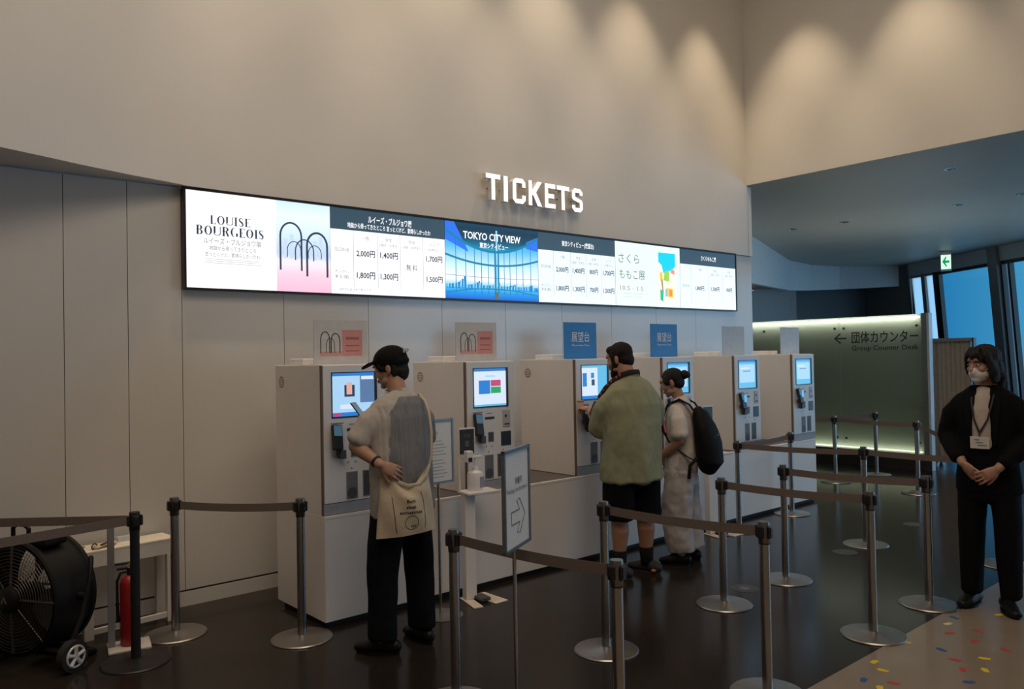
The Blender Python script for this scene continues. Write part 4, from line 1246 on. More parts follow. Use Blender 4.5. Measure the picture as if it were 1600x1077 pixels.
for y in (0.03, .5):
    b = B(); b.box(-.12, .12, y - .02, y + .02, .06, .12, .004); b.cyl((-.1, y, .03), (-.1, y, .06), .03); b.cyl((.1, y, .03), (.1, y, .06), .03)
    b.cyl((-.1, y - .015, .03), (-.1, y + .015, .03), .03); b.cyl((.1, y - .015, .03), (.1, y + .015, .03), .03)
    b.build('caster_foot', M_black, pt)

ex_ = thing('exit_sign', 'small lit green and white arrow sign hanging from the lobby ceiling', 'exit sign', (18.42, 6.88, 3.365), R(-70))
ex_.scale = (1.2, 1.2, 1.2)
b = B(); b.box(-.085, .085, -.03, .03, 0, .36, .004); b.build('case', mat('white_case', (0.6, 0.62, 0.6), 0.4), ex_)
b = B(); rect(b, -.08, .08, .03, .29, -.031); b.build('lit_face', em('exit_white', (0.72, 1.0, 0.84), 1.0), ex_, recalc=False)
b = B(); b.poly([(-.058, .165), (-.005, .255), (.012, .255), (-.012, .185), (.055, .185), (.055, .145), (-.012, .145), (.02, .075), (0, .075)], -.0325, -.0315); b.build('arrow', em('exit_green', (0.0, 0.30, 0.10), 1.0), ex_)
b = B(); b.box(-.095, .095, -.04, .04, .345, .362); b.build('ceiling_mount', M_grey, ex_)

def downlight(x, y, z, label, lit=0.0, r=0.075, grp='downlights in the lobby ceiling'):
    t = thing('downlight', label, 'downlight', (x, y, z), 0, grp)
    b = B(); b.lathe([(r, 0), (r, -.008), (r - .018, -.010), (r - .02, 0.0)], 28); b.build('trim_ring', M_steel, t, smooth=40)
    b = B(); b.lathe([(.001, -.004), (r - .02, -.004), (r - .02, 0), (.001, 0)], 24); b.build('lens', em('downlight_lens', (1, .9, .7), 3.0) if lit else mat('dark_lens', (0.03, 0.03, 0.03), 0.1), t)
    return t
for x, y, l in ((12.73, 6.31, 'round ceiling downlight above the lit glass screen, left of the sign'), (12.66, 4.54, 'round ceiling downlight in the middle right of the lobby ceiling'), (10.03, 3.67, 'small ceiling downlight near the front edge of the lobby ceiling'), (12.54, 3.67, 'ceiling downlight cut by the right edge of the picture'), (12.68, 7.21, 'ceiling downlight near the left end of the lobby ceiling')):
    downlight(x, y, 3.80, l, 0.0)
downlight(15.6, 9.85, 3.06, 'bright little downlight in the low recess ceiling, left one', 1.0, .07, 'downlights in the recess')
downlight(17.0, 10.0, 3.06, 'little downlight in the low recess ceiling, right one', 1.0, .05, 'downlights in the recess')
lamp('SPOT', 'recess_spot', (15.4, 10.1, 3.0), 25, WARM, (15.5, 10.3, 0), spot_size=R(110), spot_blend=0.8)

# ================================================================== PEOPLE
def V3(*a):
    return Vector(a)
def head_into(b, M, s=1.0, jaw=1.0):
    """skull, face, ears, nose in a head frame: +Y face, +Z crown, origin between the ears"""
    old = b.M
    b.M = M @ Matrix.Scale(s, 4)
    b.ell((0, -.018, .038), (.074, .092, .082))
    b.ell((0, .028, -.012), (.064, .062, .080))
    b.ell((0, .036, -.060), (.050 * jaw, .048, .046))
    b.ell((0, .066, -.092), (.026 * jaw, .022, .018))
    b.ell((0, .070, .040), (.052, .022, .030))
    for sx in (-1, 1):
        b.ell((sx * .040, .062, -.022), (.022, .022, .022))
        b.ell((sx * .046, .02, -.068), (.022 * jaw, .035, .022), Matrix.Rotation(R(sx * -18), 4, 'Z'))
        b.ell((sx * .077, -.012, -.006), (.010, .020, .031), Matrix.Rotation(R(sx * 20), 4, 'Z'))
        b.ell((sx * .078, -.008, -.028), (.008, .010, .012))
    b.loft([(0, .084, .018), (0, .096, -.006), (0, .106, -.022)], [(.007, .007), (.0095, .010), (.013, .011)], (1, 0, 0), 10)
    b.ell((.010, .094, -.026), (.008, .010, .008)); b.ell((-.010, .094, -.026), (.008, .010, .008))
    b.ell((0, .086, -.052), (.022, .010, .006)); b.ell((0, .084, -.064), (.019, .010, .007))
    b.M = old

def face_parts(t, M, s=1.0, mouth=True, brow=M_hair):
    We = mat('eye_white', (0.55, 0.53, 0.50), 0.3, var=0)
    Wi = mat('eye_dark', (0.01, 0.008, 0.006), 0.2, var=0)
    for sx in (-1, 1):
        b = B(); b.M = M @ Matrix.Scale(s, 4); b.ell((sx * .031, .0795, .010), (.0125, .009, .0065), None, 14, 10); e = b.build('eye', We, t, smooth=True)
        b = B(); b.M = M @ Matrix.Scale(s, 4); b.ell((sx * .031, .0865, .010), (.0055, .003, .0058), None, 12, 8); b.build('iris', Wi, e, smooth=True)
        b = B(); b.M = M @ Matrix.Scale(s, 4); b.loft([(sx * .016, .092, .031), (sx * .034, .0905, .034), (sx * .050, .080, .031)], [(.004, .003), (.0045, .003), (.003, .002)], (0, 0, 1), 8); b.build('eyebrow', brow, t, smooth=True)
    if mouth:
        b = B(); b.M = M @ Matrix.Scale(s, 4); b.ell((0, .0935, -.0525), (.021, .005, .004), None, 14, 8); b.ell((0, .0915, -.0615), (.018, .005, .005), None, 14, 8)
        b.build('lips', mat('lip_skin', (0.34, 0.13, 0.10), 0.45), t, smooth=True)

def hand_into(b, wrist, d, dorsal, side, curl=(18, 28, 20), thumb=(35, 10), spread=5, s=1.0, fist=None):
    """palm and five separate fingers; side +1 = thumb towards (d x dorsal), -1 the other way"""
    Y = Vector(d).normalized()
    Z = Vector(dorsal); Z = (Z - Y * Z.dot(Y)).normalized()
    X = Y.cross(Z) * side
    W = Vector(wrist)
    P = lambda x, y, z: W + X * (x * s) + Y * (y * s) + Z * (z * s)
    b.loft([P(0, -.02, 0), P(0, .012, 0), P(.002, .045, 0), P(0, .085, 0)], [(.024 * s, .019 * s), (.027 * s, .018 * s), (.038 * s, .016 * s), (.040 * s, .013 * s)], X, 16, True, .5)
    for i, (x, L) in enumerate(((.0315, .070), (.0105, .078), (-.0105, .073), (-.0310, .058))):
        a = R(spread * (1 - i * .67))
        pts = [P(x * .95, .078, 0)]
        fy, ang = Vector((math.sin(a), math.cos(a))), 0.0
        px, py, pz = x, .086, 0.0
        pts.append(P(px, py, pz))
        for k, (fr, c) in enumerate(zip((.44, .31, .25), (fist or curl))):
            ang += R(c * (1 + .12 * i))
            l = L * fr
            px += fy.x * l * math.cos(ang); py += fy.y * l * math.cos(ang); pz -= l * math.sin(ang)
            pts.append(P(px, py, pz))
        r = .0078 * s
        b.loft(pts, [r * 1.08, r * 1.08, r, r * .95, r * .82], X, 10)
    ta, tb_ = R(thumb[0]), R(thumb[1])
    p0 = P(.020, .018, -.004); p1 = P(.036, .040, -.010)
    dx, dy = math.sin(ta), math.cos(ta)
    p2 = P(.036 + .034 * dx, .040 + .034 * dy, -.012 - .034 * math.sin(tb_))
    p3 = P(.036 + .034 * dx + .028 * math.sin(ta * .6), .040 + .034 * dy + .028 * math.cos(ta * .6), -.014 - .07 * math.sin(tb_))
    b.loft([p0, p1, p2, p3], [.014 * s, .0125 * s, .0098 * s, .0085 * s], Z, 10)

def limb(b, pts, rads, ref=(1, 0, 0), n=16):
    b.loft(pts, rads, ref, n)

def arm_into(b, sh, el, wr, up=.050, elr=.040, wrr=.025):
    sh, el, wr = Vector(sh), Vector(el), Vector(wr)
    b.loft([Vector((sh.x * .45, sh.y, sh.z - .10)), sh.lerp(el, .42), el.lerp(sh, .3)], [up * .7, up * .72, up * .8], (0, 1, 0.3), 14)
    b.loft([sh.lerp(el, .40), sh.lerp(el, .6), el], [up * .74, up * .93, elr], (0, 1, 0.3), 16)
    b.loft([el, el.lerp(wr, .3), wr], [elr * .98, elr * 1.03, wrr], (0, 1, 0.3), 16)

def leg_into(b, hip, kn, an, up=.082, kr=.056, ar=.036, calf=.055):
    hip, kn, an = Vector(hip), Vector(kn), Vector(an)
    b.loft([hip, hip.lerp(kn, .45), kn], [up, up * .9, kr], (1, 0, 0), 18)
    b.loft([kn, kn.lerp(an, .32) + Vector((0, -.014, 0)), kn.lerp(an, .7), an], [kr * .97, calf, ar * 1.2, ar], (1, 0, 0), 18)

def shoe(t, name, m, pos, yaw, L=.28, w=.052, sole=None, label=None, top=.085):
    M = Matrix.Translation(pos) @ Matrix.Rotation(yaw, 4, 'Z')
    b = B(); b.M = M
    b.loft([(0, -L * .36, .045), (0, -L * .22, .052), (0, .0, .050), (0, L * .22, .038), (0, L * .45, .030)], [(w * .72, .040), (w * .84, .047), (w * .88, .046), (w, .034), (w * .75, .024)], (1, 0, 0), 18)
    b.loft([(0, -L * .14, .05), (0, -L * .14, top)], [w * .85, w * .78], (1, 0, 0), 18, True, .2)
    for v in b.bm.verts:
        if v.co.z < .010: v.co.z = .010
    me = setmat(remesh(b, .007, 4, name), m)
    for v in me.vertices:
        if v.co.z < .006: v.co.z = .006
    o = put(name, me, t, label)
    b = B(); b.M = M
    n = 20
    ring = []
    for z in (0.0, .016):
        ring.append([b._v((w * 1.02 * math.cos(2 * PI * j / n) * (1.0 if math.sin(2 * PI * j / n) > -.2 else .86), L * .02 + L * .47 * math.sin(2 * PI * j / n), z)) for j in range(n)])
    for j in range(n):
        b._f((ring[0][j], ring[0][(j + 1) % n], ring[1][(j + 1) % n], ring[1][j]))
    b._f(list(reversed(ring[0]))); b._f(ring[1])
    b.build('sole', sole or m, o)
    return o

def torso_into(b, H, sw=.17, ch=.105, wa=.14, hp=.16, lean=0.0):
    b.loft([(0, 0, .50 * H), (0, 0, .56 * H), (0, lean * .3, .63 * H), (0, lean * .6, .72 * H), (0, lean, .80 * H), (0, lean, .825 * H)],
           [(hp, .11), (hp, .115), (wa, ch), (sw * .95, ch * 1.04), (sw * .9, ch * .78), (sw * .5, ch * .55)], (1, 0, 0), 24)

def hairmesh(t, name, b, m=M_hair, amp=.004, freq=45, vox=.006):
    me = remesh(b, vox, 3, name)
    crumple(me, amp, freq, .5, 3.1)
    return put(name, setmat(me, m), t)

BODYVOX = .0046
# ---------------------------------------------------------------- man in a black cap, seen from behind
p1 = thing('person', 'man in a black cap and grey pleated shirt, seen from behind, looking at a phone', 'person', (2.555, 3.985, 0), R(6), 'people at the ticket machines')
H = 1.76
HM = Matrix.Translation((-.005, .075, 1.625)) @ Matrix.Rotation(R(34), 4, 'Z') @ Matrix.Rotation(R(-16), 4, 'X')
b = B()
torso_into(b, H, .165, .10, .135, .150, .0)
b.loft([(0, -.005, 1.42), (0, .015, 1.50), (0, .05, 1.58)], [(.062, .058), (.054, .056), (.055, .058)], (1, 0, 0), 16)
head_into(b, HM, .98)
LW_, RW_ = V3(-.235, -.120, 1.095), V3(.075, .30, 1.27)
arm_into(b, (-.185, 0, 1.425), (-.275, .055, 1.19), LW_, .048, .040, .026)
arm_into(b, (.185, 0, 1.425), (.235, .09, 1.17), RW_, .048, .038, .025)
hand_into(b, LW_, (.80, -.38, -.46), (-.25, -.92, .15), 1, (10, 16, 12), (38, 6), 4)
hand_into(b, RW_, (-.42, .78, .42), (.75, .35, -.45), 1, (34, 42, 28), (12, 28), 4)
leg_into(b, (-.095, 0, .90), (-.135, .01, .48), (-.156, -.01, .09))
leg_into(b, (.095, 0, .90), (.115, -.01, .48), (.130, -.02, .09))
put('body', setmat(remesh(b, BODYVOX, 5), M_skin), p1)
face_parts(p1, HM, .98)
# shirt: off-white left sleeve, grey pleated back; the left shoulder's paleness is painted-in light
M_sh1 = mat('off_white_lit_cotton', (0.46, 0.425, 0.39), 0.85, var=0.05, scale=40, bump=0.25, bscale=220)
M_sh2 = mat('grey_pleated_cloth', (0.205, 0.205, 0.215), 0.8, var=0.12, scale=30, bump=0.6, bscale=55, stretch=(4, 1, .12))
b = B()
b.loft([(.01, -.01, .79), (0, -.012, .95), (0, -.012, 1.08), (0, -.008, 1.22), (0, -.004, 1.34), (0, 0, 1.415), (0, .004, 1.46), (0, .012, 1.492)],
       [(.212, .140), (.212, .140), (.208, .135), (.206, .130), (.205, .125), (.186, .108), (.130, .082), (.068, .066)], (1, 0, 0), 32, True, .25)
b.loft([(-.145, 0, 1.370), (-.205, .02, 1.315), (-.258, .045, 1.225)], [.060, .070, .072], (0, 1, 0), 20, True, .6)
b.loft([(.145, 0, 1.370), (.200, .025, 1.315), (.238, .065, 1.19)], [.060, .070, .076], (0, 1, 0), 20, True, .6)
me = remesh(b, .007, 5, 'shirt')
crumple(me, .012, 7, .3, 1.7); crumple(me, .005, 17, .5, 8.7)
for v in me.vertices:
    if v.co.y < .02 and v.co.z < 1.40 and abs(v.co.x) < .19:
        v.co.y += .0028 * math.sin(v.co.x * 230)
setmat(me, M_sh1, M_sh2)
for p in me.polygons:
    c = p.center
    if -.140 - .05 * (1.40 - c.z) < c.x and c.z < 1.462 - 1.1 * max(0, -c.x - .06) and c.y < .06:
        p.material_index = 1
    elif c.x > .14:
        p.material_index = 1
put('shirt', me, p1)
b = B(); b.ring((0, .014, 1.497), .064, .006, 'Z', 36, 8); b.build('collar_band', M_sh2, p1, smooth=True)
M_pt1 = mat('black_cotton', (0.006, 0.007, 0.009), 0.9, spec=0.12, var=0.2, scale=20, bump=.2, bscale=60)
b = B()
b.loft([(0, -.005, .78), (0, -.005, .86), (0, -.005, .98)], [(.178, .125), (.178, .125), (.165, .115)], (1, 0, 0), 28, True, .3)
b.loft([(-.092, -.005, .86), (-.122, .0, .60), (-.140, .005, .40), (-.156, -.012, .09)], [(.094, .116), (.088, .104), (.082, .096), (.074, .094)], (1, 0, 0), 22, True, .15)
b.loft([(.092, -.005, .86), (.110, -.01, .60), (.122, -.015, .40), (.130, -.02, .09)], [(.094, .116), (.086, .102), (.080, .094), (.074, .092)], (1, 0, 0), 22, True, .15)
me = remesh(b, .010, 4, 'trousers'); crumple(me, .008, 9, .5, 4.0); put('trousers', setmat(me, M_pt1), p1)
M_shoe = mat('black_leather', (0.005, 0.005, 0.005), 0.45, spec=0.25)
shoe(p1, 'shoe', M_shoe, (-.160, .02, 0), R(30), .28, .052)
shoe(p1, 'shoe', M_shoe, (.133, .01, 0), R(-6), .28, .052)
b = B(); b.M = HM @ Matrix.Scale(.98, 4)
b.ell((0, -.026, .020), (.080, .094, .082)); b.ell((0, -.055, -.03), (.066, .058, .060)); b.ell((0, -.06, -.065), (.050, .040, .030))
for sx in (-1, 1):
    b.ell((sx * .066, .028, .018), (.016, .026, .034)); b.ell((sx * .070, -.040, -.022), (.012, .022, .040))
hairmesh(p1, 'hair', b)
M_cap = mat('black_cap_cloth', (0.007, 0.007, 0.008), 0.85, spec=0.15, var=.1, scale=60)
b = B(); b.M = HM @ Matrix.Scale(.98, 4)
b.ell((0, -.018, .050), (.092, .108, .088)); b.ell((0, -.05, .022), (.082, .080, .045))
b.loft([(0, .060, .058), (0, .105, .062), (0, .150, .052), (0, .168, .046)], [(.070, .010), (.072, .007), (.058, .006), (.03, .004)], (1, 0, 0), 20)
me = remesh(b, .006, 3, 'cap')
cp = put('cap', setmat(me, M_cap), p1)
b = B(); b.M = HM @ Matrix.Translation((-.030, -.138, .070)) @ Matrix.Rotation(R(-14), 4, 'Z') @ Matrix.Rotation(R(6), 4, 'Y')
b.stroke([(-.034, -.014), (-.026, .016), (-.022, -.012), (-.012, .010), (-.006, -.010), (.004, .010), (.010, -.008), (.022, .014), (.032, .004)], .0055, 0, .004)
b.M = HM @ Matrix.Translation((-.030, -.138, .070)) @ Matrix.Rotation(R(-14), 4, 'Z')
b.build('cap_logo', mat('silver_stitch', (0.42, 0.42, 0.42), 0.5), cp)
b = B()
wd_ = (LW_ - V3(-.275, .055, 1.19)).normalized()
pc = LW_ - wd_ * .035
rot = wd_.to_track_quat('Z', 'Y').to_matrix().to_4x4()
b.M = Matrix.Translation(pc) @ rot
b.lathe([(.0285, -.008), (.034, -.006), (.034, .006), (.0285, .008)], 24)
b.build('wristband', M_black, p1)
# phone in his hand
ph = thing('phone', 'dark phone held up by the man in the black cap', 'phone', (0, 0, 0))
b = B()
Mw = Matrix.Translation(p1.location) @ Matrix.Rotation(R(6), 4, 'Z')
Mp = Mw @ Matrix.Translation((.018, .405, 1.345)) @ Matrix.Rotation(R(30), 4, 'Z') @ Matrix.Rotation(R(-38), 4, 'X')
ph.matrix_world = Mp
b.box(-.037, .037, -.004, .004, -.055, .085, .003); b.build('case', mat('grey_phone_case', (0.05, 0.055, 0.06), 0.4), ph)
b = B(); rect(b, -.034, .034, -.051, .081, -.0046); b.build('screen', em('phone_dim', (0.10, 0.13, 0.15), 1.0), ph)
# tote bag on his back
bag = thing('tote_bag', 'cream canvas tote bag with printed words behind the man in the cap', 'bag', p1.location, R(-16))
M_can = mat('cream_canvas', (0.56, 0.47, 0.34), 0.9, var=.06, scale=30, bump=.3, bscale=160)
b = B()
N, Kz = 26, 26
def bagp(u, v, front):
    # u -1..1 across, v 0 (bottom)..1 (top)
    hw = .150 + .026 * (1 - v) - .012 * v
    z = .690 + .375 * v - (.115 * (1 - abs(u) ** 1.6) * max(0, v - .55) / .45) + .012 * u * (1 - v)
    y = -.205 - .030 * math.sin(PI * v) * (1 - u * u) - .016 * (1 - v) + .055 * u * u
    if not front:
        y += .030 * (1 - u * u) * (.35 + .65 * math.sin(PI * min(1, .15 + v * .7))) + .004
    y += .006 * math.sin(7 * u + 9 * v) * (0.4 + v)
    return (u * hw - .018, y, z)
for fr in (True, False):
    g = [[b._v(bagp(-1 + 2 * i / N, j / Kz, fr)) for i in range(N + 1)] for j in range(Kz + 1)]
    for j in range(Kz):
        for i in range(N):
            q = (g[j][i], g[j][i + 1], g[j + 1][i + 1], g[j + 1][i])
            b._f(q if fr else tuple(reversed(q)))
    if fr: gf = g
for j in range(Kz):
    for i in (0, N):
        q = (gf[j][i], gf[j + 1][i], g[j + 1][i], g[j][i]); b._f(q)
for i in range(N):
    b._f((gf[0][i], g[0][i], g[0][i + 1], gf[0][i + 1]))
o = b.build('sack', M_can, bag, smooth=60)
b = B()
def strap(pts, wd, th=.003, ref=(1, 0, 0)):
    b.loft(pts, [(wd, th)] * len(pts), ref, 10)
strap([(.120, -.165, 1.05), (.138, -.168, 1.13), (.145, -.152, 1.26), (.140, -.128, 1.37), (.130, -.085, 1.438), (.125, 0.0, 1.472), (.132, .085, 1.435), (.145, .13, 1.35)], .008)
b.build('strap', M_can, bag, smooth=True)
b = B()
strap([(-.155, -.155, 1.05), (-.10, -.19, 1.0), (-.02, -.215, .965), (.05, -.21, .97), (.10, -.185, 1.015), (.125, -.166, 1.07)], .012, .004, (0, 0, 1))
b.build('rim', M_can, bag, smooth=True)
# print on the bag follows the cloth
def on_bag(x, z):
    v = (z - .690) / .375
    u = (x + .018) / (.150 + .026 * (1 - v) - .012 * v)
    for _ in range(6):
        zz = bagp(u, v, True)[2]
        v += (z - zz) / .375
    return bagp(u, max(0, min(1, v)), True)[1] - .0016
def wrap(me):
    for q in me.vertices:
        q.co.y += on_bag(q.co.x, q.co.z)
    return me
b = B()
text_into(b, 'Boys', -.012, .885, .019, .050, 0, bold=.02); text_into(b, 'sleep', -.012, .853, .019, .055, 0, bold=.02); text_into(b, 'sometimes', -.010, .822, .019, .130, 0, bold=.02); text_into(b, 'YES', .002, .742, .013, .030, 0, bold=.02)
put('bag_lettering', wrap(b.mesh('bag_lettering', M_ink, recalc=False)), o)
b = B()
ci = [(-.006 + .040 * math.cos(2 * PI * k / 36), .762 + .040 * math.sin(2 * PI * k / 36)) for k in range(37)]
for k in range(36):
    (xa, za), (xb_, zb) = ci[k], ci[k + 1]
    k0_ = .93
    b.quad((xa, 0, za), (xb_, 0, zb), (-.006 + (xb_ + .006) * k0_, 0, .762 + (zb - .762) * k0_), (-.006 + (xa + .006) * k0_, 0, .762 + (za - .762) * k0_))
put('bag_circle', wrap(b.mesh('bag_circle', M_ink, recalc=False)), o)
b = B()
out = [(-.112, .91), (-.108, .86), (-.102, .80), (-.096, .735), (-.090, .708)]
out2 = [(.052, .93), (.068, .88), (.076, .82), (.080, .76), (.078, .73), (.068, .722)]
for ln in (out, out2):
    for k in range(len(ln) - 1):
        (xa, za), (xb_, zb) = ln[k], ln[k + 1]
        b.quad((xa - .0018, 0, za), (xa + .0018, 0, za), (xb_ + .0018, 0, zb), (xb_ - .0018, 0, zb))
put('bag_outline', wrap(b.mesh('bag_outline', M_ink, recalc=False)), o)

# ---------------------------------------------------------------- bearded man in a green shirt
p2 = thing('person', 'bearded man in an oversized green shirt and black shorts paying at a machine', 'person', (4.665, 4.03, 0), R(-18), 'people at the ticket machines')
H = 1.78
HM = Matrix.Translation((-.045, .075, 1.645)) @ Matrix.Rotation(R(34), 4, 'Z') @ Matrix.Rotation(R(-14), 4, 'X')
b = B()
torso_into(b, H, .185, .125, .17, .175, .0)
b.loft([(0, -.01, 1.42), (-.015, .015, 1.52), (-.03, .045, 1.60)], [(.075, .068), (.066, .066), (.062, .064)], (1, 0, 0), 16)
head_into(b, HM, 1.02, 1.1)
LW2, RW2 = V3(-.175, .335, 1.245), V3(.01, .33, 1.16)
arm_into(b, (-.205, 0, 1.43), (-.205, .10, 1.12), LW2, .056, .046, .030)
arm_into(b, (.205, 0, 1.43), (.25, .08, 1.12), RW2, .056, .046, .030)
hand_into(b, LW2, (-.10, .97, .16), (-.15, .1, .95), 1, (28, 40, 30), (18, 22), 4, 1.04)
hand_into(b, RW2, (-.55, .70, .25), (.35, .1, .9), -1, (30, 40, 30), (18, 26), 4, 1.04)
leg_into(b, (-.105, 0, .92), (-.115, .01, .47), (-.125, -.005, .08), .10, .066, .042, .068)
leg_into(b, (.105, 0, .92), (.115, .02, .47), (.13, .02, .08), .10, .066, .042, .068)
put('body', setmat(remesh(b, BODYVOX, 5), mat('ruddy_skin', (0.40, 0.20, 0.125), 0.5, var=.05, scale=30)), p2)
face_parts(p2, HM, 1.02)
M_gr = mat('sage_green_cotton', (0.27, 0.275, 0.17), 0.9, var=.06, scale=25, bump=.25, bscale=200)
b = B()
b.loft([(.005, -.005, .735), (.0, -.008, .85), (0, -.010, 1.00), (0, -.010, 1.16), (0, -.006, 1.30), (0, 0, 1.41), (-.003, .0, 1.465), (-.010, .008, 1.505)],
       [(.268, .185), (.256, .178), (.246, .172), (.240, .164), (.234, .152), (.206, .126), (.145, .096), (.078, .074)], (1, 0, 0), 36, True, .2)
b.loft([(-.160, 0, 1.355), (-.205, .04, 1.27), (-.205, .10, 1.155), (-.20, .13, 1.11)], [.074, .086, .094, .094], (0, 1, 0), 22, True, .6)
b.loft([(.160, 0, 1.355), (.225, .03, 1.27), (.250, .085, 1.155)], [.074, .086, .094], (0, 1, 0), 22, True, .6)
me = remesh(b, .010, 4, 'shirt'); crumple(me, .022, 6, .35, 7.7, lambda c: .5 + .5 * min(1, max(0, (1.4 - c.z) * 2))); crumple(me, .007, 14, .45, 3.3)
put('shirt', setmat(me, M_gr), p2)
M_sho = mat('black_shorts_cloth', (0.005, 0.005, 0.006), 0.9, spec=0.12)
b = B()
b.loft([(0, 0, .70), (0, 0, .80), (0, 0, .95)], [(.20, .15), (.20, .15), (.19, .14)], (1, 0, 0), 28, True, .3)
b.loft([(-.105, 0, .82), (-.118, .005, .60), (-.120, .008, .44)], [(.118, .14), (.118, .135), (.120, .135)], (1, 0, 0), 22, True, .1)
b.loft([(.105, 0, .82), (.118, .01, .60), (.122, .015, .44)], [(.118, .14), (.118, .135), (.120, .135)], (1, 0, 0), 22, True, .1)
me = remesh(b, .010, 4, 'shorts'); crumple(me, .007, 8, .5, 2.0); put('shorts', setmat(me, M_sho), p2)
for sx, an, kn in ((-1, V3(-.125, -.005, .08), V3(-.115, .01, .47)), (1, V3(.13, .02, .08), V3(.115, .02, .47))):
    a2 = an.lerp(kn, .30)
    b = B(); b.loft([an + V3(0, 0, -.02), an.lerp(kn, .12), a2], [.048, .050, .058], (1, 0, 0), 20, True, .1); b.build('sock', mat('charcoal_sock', (0.010, 0.010, 0.011), 0.9, spec=0.15), p2, smooth=True)
M_sn = mat('dark_sneaker', (0.022, 0.018, 0.017), 0.7)
M_or = mat('orange_sole', (0.50, 0.17, 0.02), 0.6)
for pos, yw in (((-.125, .02, 0), R(14)), ((.132, .045, 0), R(24))):
    so = shoe(p2, 'sneaker', M_sn, pos, yw, .30, .056, mat('dark_sole', (0.03, 0.02, 0.02), 0.7))
    b = B(); b.M = Matrix.Translation(pos) @ Matrix.Rotation(yw, 4, 'Z'); b.loft([(.047, -.095, .03), (.0, -.128, .033), (-.047, -.095, .03)], [.012, .014, .012], (0, 0, 1), 10); b.build('heel_patch', M_or, so, smooth=True, label='orange heel patch')
b = B(); b.M = HM @ Matrix.Scale(1.02, 4)
b.ell((0, -.022, .045), (.081, .097, .084)); b.ell((0, -.050, -.015), (.070, .064, .066)); b.ell((0, .04, .082), (.058, .045, .035))
for sx in (-1, 1):
    b.ell((sx * .068, .020, .020), (.014, .022, .045))
hairmesh(p2, 'hair', b, mat('dark_brown_hair', (0.014, 0.009, 0.007), 0.65, spec=0.2, var=.3, scale=120, bump=.5, bscale=200), .003, 60)
b = B(); b.M = HM @ Matrix.Scale(1.02, 4)
b.ell((0, .052, -.092), (.042, .044, .036)); b.ell((0, .074, -.110), (.030, .026, .026))
for sx in (-1, 1):
    b.loft([(sx * .068, .012, .0), (sx * .062, .022, -.045), (sx * .045, .045, -.082)], [(.010, .018), (.014, .026), (.018, .028)], (1, 0, 0), 12)
b.loft([(-.03, .082, -.046), (0, .094, -.041), (.03, .082, -.046)], [.007, .008, .007], (0, 0, 1), 10)
hairmesh(p2, 'beard', b, mat('dark_brown_hair', (0.020, 0.013, 0.010)), .003, 60)
Mw2 = Matrix.Translation(p2.location) @ Matrix.Rotation(R(-18), 4, 'Z')
# neck strap with red pattern and a dark pouch
ns = thing('neck_strap', 'black and red patterned neck strap with a dark pouch worn by the man in green', 'strap', p2.location, R(-18))
b = B()
sp_ = [(.075, -.02, 1.535), (.03, -.078, 1.548), (-.04, -.075, 1.548), (-.085, -.03, 1.53), (-.115, .05, 1.485), (-.15, .125, 1.42), (-.17, .185, 1.35), (-.165, .205, 1.29)]
b.loft(sp_, [(.020, .004)] * len(sp_), (0, 0, 1), 10)
sbo = b.build('strap', mat('black_strap_cloth', (0.014, 0.012, 0.012), 0.8), ns, smooth=True)
for k in range(3, 7):
    for q in (.2, .6):
        c = Vector(sp_[k]).lerp(Vector(sp_[min(k + 1, 7)]), q)
        b = B(); b.ell(c + V3(-.004, .0, .003), (.011, .007, .013), None, 10, 8)
        b.build('red_patch', mat('red_print', (0.36, 0.055, 0.03), 0.7), sbo, smooth=True)
b = B(); b.M = Matrix.Translation((-.165, .225, 1.255)) @ Matrix.Rotation(R(25), 4, 'Y'); b.box(-.045, .045, -.03, .03, -.065, .06, .014); b.build('pouch', M_black, ns)
wl = thing('wallet', 'small brown wallet held by the man in green at the card reader', 'wallet', (0, 0, 0))
wl.matrix_world = Mw2 @ Matrix.Translation((-.075, .45, 1.17)) @ Matrix.Rotation(R(35), 4, 'Z') @ Matrix.Rotation(R(20), 4, 'X')
b = B(); b.box(-.05, .05, -.008, .008, -.045, .045, .003); b.build('cover', mat('brown_leather', (0.05, 0.03, 0.022), 0.5), wl)
b = B(); b.box(-.046, .046, -.003, .003, .03, .05); b.build('card_edge', mat('grey_card', (0.3, 0.3, 0.3), 0.5), wl)
cd = thing('payment_card', 'pale card in the raised fingers of the man in green', 'card', (0, 0, 0))
cd.matrix_world = Mw2 @ Matrix.Translation((-.195, .452, 1.258)) @ Matrix.Rotation(R(-30), 4, 'Z') @ Matrix.Rotation(R(-20), 4, 'X')
b = B(); b.box(-.027, .027, -.0006, .0006, -.02, .065); b.build('card', mat('tan_card', (0.32, 0.22, 0.16), 0.4), cd)
b = B(); rect(b, -.027, .027, .045, .055, -.0008); b.build('stripe', M_black, cd)

